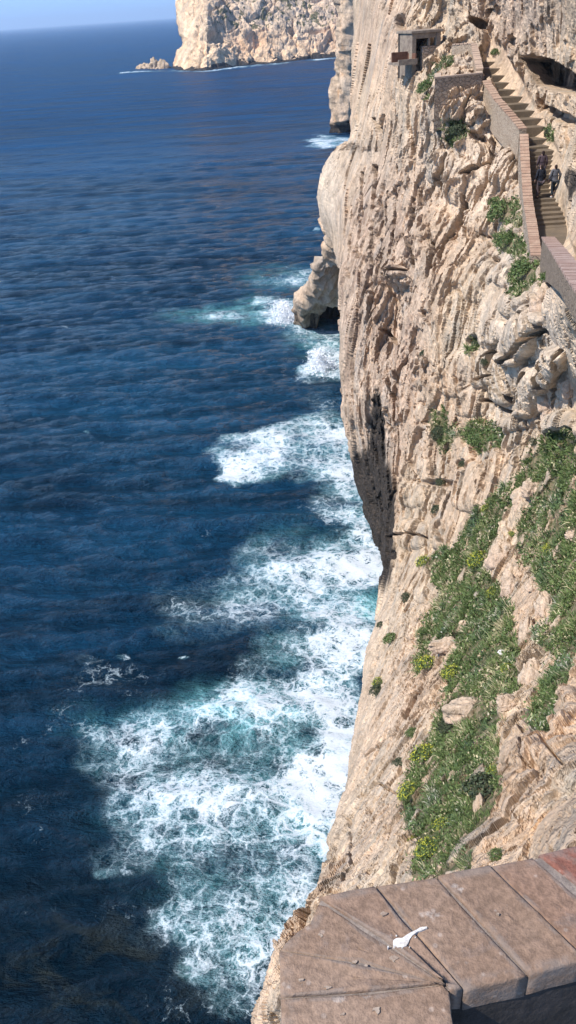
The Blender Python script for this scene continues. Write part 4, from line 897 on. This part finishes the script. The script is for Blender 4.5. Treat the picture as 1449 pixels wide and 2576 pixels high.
vs = np.concatenate(vs); tint = np.concatenate(tint); nb = len(vs); k5 = np.arange(nb)[:, None]*5
V_ = vs.reshape(-1, 3); tri = np.concatenate([k5+np.array([[0, 1, 2]]), k5+np.array([[0, 2, 3]]), k5+np.array([[3, 2, 4]])])
t = NT('grass blades'); tn = t.attr('tint'); c = t.coord()
col = t.mix(t.ramp(tn, .1, .55), (.050, .080, .026), (.125, .17, .055)); col = t.mix(t.ramp(tn, .75, .95), col, (.46, .40, .24))
col = t.mix(t.ramp(t.noise(c, .5, 3), .5, .7), col, t.mul(col, (.85, .95, 1.35, 1)))
M_grass = t.fin(col, .6, None, .25); t.b.inputs['Transmission Weight'].default_value = 0
g = mesh_obj('grass', V_, tri, M_grass, smooth=False, attrs=dict(tint=np.repeat(tint, 5))); tag(g, 'wild green grass covering the ledges of the cliff', 'grass', kind='stuff')

# ------------------------------------------------------------------ bushes
t = NT('bush leaves'); tn = t.attr('tint'); M_leaf = t.fin(t.mix(t.ramp(tn, 0, 1), (.040, .075, .024), (.15, .20, .055)), .6, None, .3)
t = NT('dark bush leaves'); tn = t.attr('tint'); M_leaf2 = t.fin(t.mix(t.ramp(tn, 0, 1), (.030, .042, .024), (.075, .095, .045)), .65, None, .25)
M_yel = plain('yellow flowers', (.58, .53, .05), (.38, .40, .05), 20, bd=.002); M_stem = plain('woody stems', (.16, .11, .07), (.11, .08, .05), 20)
def leafcloud(n, seed, size, top=0., r_in=.55, stretch=(1, 1, .75)):
    rr = np.random.RandomState(seed); d_ = rr.normal(0, 1, (n, 3)); d_ /= np.linalg.norm(d_, axis=1)[:, None]; d_[:, 2] = np.abs(d_[:, 2])*(1 if top else 1)-.15*(1-top)
    lump = 1+.42*fbm(d_*2.3+seed, 3, seed, .6); ra = (r_in+(1-r_in)*rr.rand(n)**.5)*lump
    if top: s_ = d_[:, 2] > -.2; 
    c_ = d_*ra[:, None]*np.array(stretch); nrm = d_+rr.normal(0, .7, (n, 3)); nrm /= np.linalg.norm(nrm, axis=1)[:, None]
    a = np.cross(nrm, rr.normal(0, 1, (n, 3))); a /= np.linalg.norm(a, axis=1)[:, None]; b = np.cross(nrm, a); s = (size*rr.uniform(.6, 1.4, (n, 1)))
    q = np.stack([c_-a*s, c_+b*s*.45, c_+a*s, c_-b*s*.45], 1).reshape(-1, 3)
    tn = np.repeat(np.clip(rr.rand(n)*.7+.3*(lump-.8), 0, 1), 4)
    return q, np.arange(n*4).reshape(n, 4), tn
def make_bush(seed, flowers, mat):
    root = empty('flowering_bush' if flowers else 'bush', (0, 0, 0))
    q, f, tn = leafcloud(1300, seed, .085); mesh_obj('foliage', q, f, mat, root, smooth=False, attrs=dict(tint=tn))
    if flowers:
        q, f, tn = leafcloud(300, seed+50, .062, 1., 1.0); q[:, 2] += .07; mesh_obj('blossom', q, f, M_yel, root, smooth=False)
    bm = bmesh.new(); rr = random.Random(seed)
    for k in range(7):
        an = rr.uniform(0, 6.28); e = Vector((math.cos(an)*.55, math.sin(an)*.55, .55)); s_ = Vector((0, 0, -.25)); dv_ = e-s_
        mt = Matrix.Translation((e+s_)/2)@dv_.to_track_quat('Z', 'Y').to_matrix().to_4x4()
        bmesh.ops.create_cone(bm, segments=5, radius1=.035, radius2=.012, depth=dv_.length, matrix=mt)
    bm_obj('stem', bm, M_stem, root); return root
protos = {}; 
def put_bush(x, y, rp, kind, lab, squash=1.):
    p, n, _ = lookup(x, y); D = np.linalg.norm(p); rad_ = rp/PS/F*D*1.05
    key = (kind, int(x+y) % 3)
    if key not in protos:
        protos[key] = make_bush(60+int(x) % 31, kind == 'y', M_leaf if kind in 'yg' else M_leaf2); o = protos[key]; src = None
    else:
        src = protos[key]; o = src.copy(); COL.objects.link(o)
        for ch in src.children: c_ = ch.copy(); COL.objects.link(c_); c_.parent = o
    u = n*.6+np.array([0, 0, 1.])*.55; o.rotation_mode = 'QUATERNION'
    o.rotation_quaternion = V(u).to_track_quat('Z', 'Y')@Matrix.Rotation(random.uniform(0, 6.28), 3, 'Z').to_quaternion()
    o.scale = (rad_, rad_, rad_*squash); o.location = V(p+n*rad_*.42)
    tag(o, lab, 'flowering bush' if kind == 'y' else 'bush', 'yellow flowered bushes on the cliff' if kind == 'y' else 'green bushes clinging to the cliff')
for b in BU: put_bush(*b)
# white scrap in the grass
p, n, _ = lookup(1272, 1648); bm = bmesh.new(); bmesh.ops.create_icosphere(bm, subdivisions=3, radius=.13)
for v in bm.verts: v.co = Vector((v.co.x*1.3, v.co.y*.8, v.co.z*.6))*(1+.5*float(perlin(np.array([[v.co.x*9, v.co.y*9, v.co.z*9.]]), 3)[0]))
o = bm_obj('white_stone', bm, M_white, smooth=True); o.location = V(p+n*.12); tag(o, 'small bright white stone lying in the grass left of the long upright rock', 'stone')

# ------------------------------------------------------------------ spray
def spray(cx, cy, w_, h_, n, lab, seed):
    rr = np.random.RandomState(seed); c_ = at(cx, cy, float(seaY(np.array(float(cx)), np.array(float(cy))))); c_[2] = SEA; D = np.linalg.norm(c_)
    W_, H_ = w_/PS/F*D, h_/PS/F*D; hgt = H_*rr.rand(n)**1.7; sp_ = W_*(1-.55*hgt/H_); lean = .25
    q = c_+np.stack([rr.normal(0, .42, n)*sp_-lean*hgt, rr.normal(0, .8, n)*sp_*.8, hgt], 1); q += np.stack([perlin(q/1.1, 5), perlin(q/1.1, 6), perlin(q/1.1, 7)*.6], 1)*.9
    s = rr.uniform(.03, .13, (n, 1, 1)); q = q[:, None, :]+rr.normal(0, 1, (n, 3, 3))*s
    o = mesh_obj('sea_spray', q.reshape(-1, 3), np.arange(n*3).reshape(n, 3), M_spray, smooth=False); tag(o, lab, 'sea spray', kind='stuff')
t = NT('spray droplets'); M_spray = t.fin((.86, .89, .92), .6, None, .3); t.b.inputs['Alpha'].default_value = .55
spray(722, 806, 46, 46, 9000, 'plume of white spray thrown up at the tip of the surf rock', 1); spray(812, 930, 44, 50, 7000, 'second white burst of spray against the sheer face', 2)

# ------------------------------------------------------------------ people
def skin_obj(name, pts, edges, rad_, mat, parent, sub=2):
    me = bpy.data.meshes.new(name); me.from_pydata(pts, edges, []); o = bpy.data.objects.new(name, me); COL.objects.link(o)
    md = o.modifiers.new('s', 'SKIN'); md.use_smooth_shade = True
    for i, v in enumerate(me.skin_vertices[0].data): rr = rad_[i]; v.radius = rr if isinstance(rr, tuple) else (rr, rr); v.use_root = (i == 0)
    o.modifiers.new('u', 'SUBSURF').levels = sub
    dg = bpy.context.evaluated_depsgraph_get(); nm = bpy.data.meshes.new_from_object(o.evaluated_get(dg)); o.modifiers.clear(); o.data = nm; nm.materials.clear(); nm.materials.append(mat)
    nm.polygons.foreach_set('use_smooth', [True]*len(nm.polygons)); nm.update(); o.parent = parent; bpy.data.meshes.remove(me); nm.name = name
    return o
def pm(name, c_): return plain(name, c_, tuple(v*.75 for v in c_), 25, bd=.004)
M_skin = pm('skin', (.42, .26, .19))
def person(x, y, rz, hgt, coat, trou, hair, shoe, lab, longcoat=False, raise_=1, arms=.22, lift=0.):
    best = min(STEP, key=lambda s: abs(proj(np.array([[s[0][0], s[0][1], s[1]]]))[1][0]-y)); k = [i for i, s in enumerate(STEP) if s is best][0]
    z = best[1]; d = ray(x, y); loc = d*(best[0][1]/d[1]); loc[2] = z
    root = empty('person', tuple(loc), rz, label=lab, cat='person'); s = hgt/1.72
    dz = .17 if raise_ else 0; fy = .30 if raise_ else .0
    J = dict(pel=(0, 0, .93), wai=(0, .01, 1.08), che=(0, .02, 1.28), nkb=(0, .02, 1.44), nk=(0, .03, 1.50), hd=(0, .05, 1.60), ht=(0, .04, 1.66))
    sk = [J['pel'], J['wai'], J['che'], J['nkb'], J['nk'], J['hd'], J['ht']]; ed = [(0, 1), (1, 2), (2, 3), (3, 4), (4, 5), (5, 6)]
    ra = [(.145, .115), (.125, .10), (.155, .11), (.085, .07), .052, (.078, .092), (.06, .07)]
    def add(p, par, r_): sk.append(p); ed.append((par, len(sk)-1)); ra.append(r_); return len(sk)-1
    for sg in (-1, 1):
        a = add((sg*.175, .01, 1.40), 3, .058); b = add((sg*(arms+.02), -.02, 1.13), a, .044); c_ = add((sg*(arms+.03), .10, .93), b, .032); h_ = add((sg*(arms+.03), .13, .87), c_, (.022, .038))
        for q in range(4): e1_ = add((sg*(arms+.03)-.022+.015*q, .145, .81), h_, .0085); add((sg*(arms+.03)-.02+.013*q, .15, .785+.006*abs(q-1.5)), e1_, .007)
        tm = add((sg*(arms+.03)-sg*.03, .155, .85), h_, .0095); add((sg*(arms+.03)-sg*.036, .17, .82), tm, .008)
    for sg in (-1, 1):
        up_l = sg > 0 and raise_; fdz, ffy = (dz, fy) if up_l else (0, 0)
        a = add((sg*.09, .0, .86), 0, .088); kn = add((sg*.10, .05+ffy*.75, .49+fdz*.75), a, .058); an = add((sg*.10, ffy-.02, .09+fdz), kn, .04); add((sg*.11, ffy+.10, .04+fdz), an, (.042, .03))
    S = lambda L_: [(p[0]*s, p[1]*s, p[2]*s) for p in L_]; Rr = lambda r_: tuple(v*s for v in r_) if isinstance(r_, tuple) else r_*s
    skin_obj('body', S(sk), ed, [Rr(r_) for r_ in ra], M_skin, root)
    # jacket
    low = .62 if longcoat else .88
    js = [(0, 0, 1.0), (0, .015, 1.12), (0, .02, 1.28), (0, .02, 1.43), (0, 0, low)]; je = [(0, 1), (1, 2), (2, 3), (0, 4)]; jr = [(.175, .14), (.155, .125), (.18, .135), (.10, .085), (.20 if longcoat else .18, .16)]
    for sg in (-1, 1):
        n0 = len(js); js += [(sg*.18, .01, 1.41), (sg*(arms+.02), -.02, 1.13), (sg*(arms+.03), .09, .95)]; je += [(3, n0), (n0, n0+1), (n0+1, n0+2)]; jr += [.075, .06, .048]
    skin_obj('jacket', S(js), je, [Rr(r_) for r_ in jr], pm('jacket cloth', coat), root)
    ts = [(0, 0, .93)]; te = []; tr = [(.155, .125)]
    for sg in (-1, 1):
        up_l = sg > 0 and raise_; fdz, ffy = (dz, fy) if up_l else (0, 0); n0 = len(ts)
        ts += [(sg*.092, 0, .84), (sg*.10, .05+ffy*.75, .49+fdz*.75), (sg*.10, ffy-.02, .12+fdz)]; te += [(0, n0), (n0, n0+1), (n0+1, n0+2)]; tr += [.10, .072, .058]
    skin_obj('trousers', S(ts), te, [Rr(r_) for r_ in tr], pm('trouser cloth', trou), root)
    for sg in (-1, 1):
        up_l = sg > 0 and raise_; fdz, ffy = (dz, fy) if up_l else (0, 0)
        skin_obj('shoe', S([(sg*.10, ffy-.05, .045+fdz), (sg*.105, ffy+.05, .045+fdz), (sg*.11, ffy+.15, .035+fdz)]), [(0, 1), (1, 2)], [Rr((.045, .045)), Rr((.05, .045)), Rr((.04, .032))], pm('shoe leather', shoe), root)
    skin_obj('hair', S([(0, .02, 1.68), (0, -.03, 1.63), (0, -.045, 1.54), (0, -.05, 1.45)]), [(0, 1), (1, 2), (2, 3)], [Rr((.075, .085)), Rr((.092, .085)), Rr((.08, .05)), Rr((.05, .03))], pm('hair strands', hair), root)
    return root
person(1356, 500, R(8), 1.74, (.018, .02, .028), (.10, .075, .08), (.03, .018, .014), (.04, .035, .035), 'person in a long black coat, lower of the two walking close to the parapet', longcoat=True)
person(1360, 464, R(-4), 1.74, (.075, .05, .055), (.03, .03, .04), (.022, .012, .010), (.03, .03, .03), 'person with dark hair in a brownish jacket, a few steps above the long black coat')
person(1391, 503, R(5), 1.68, (.11, .11, .12), (.02, .028, .034), (.035, .018, .012), (.62, .62, .62), 'person in a grey jacket and white shoes on the rock side of the steps', arms=.26)
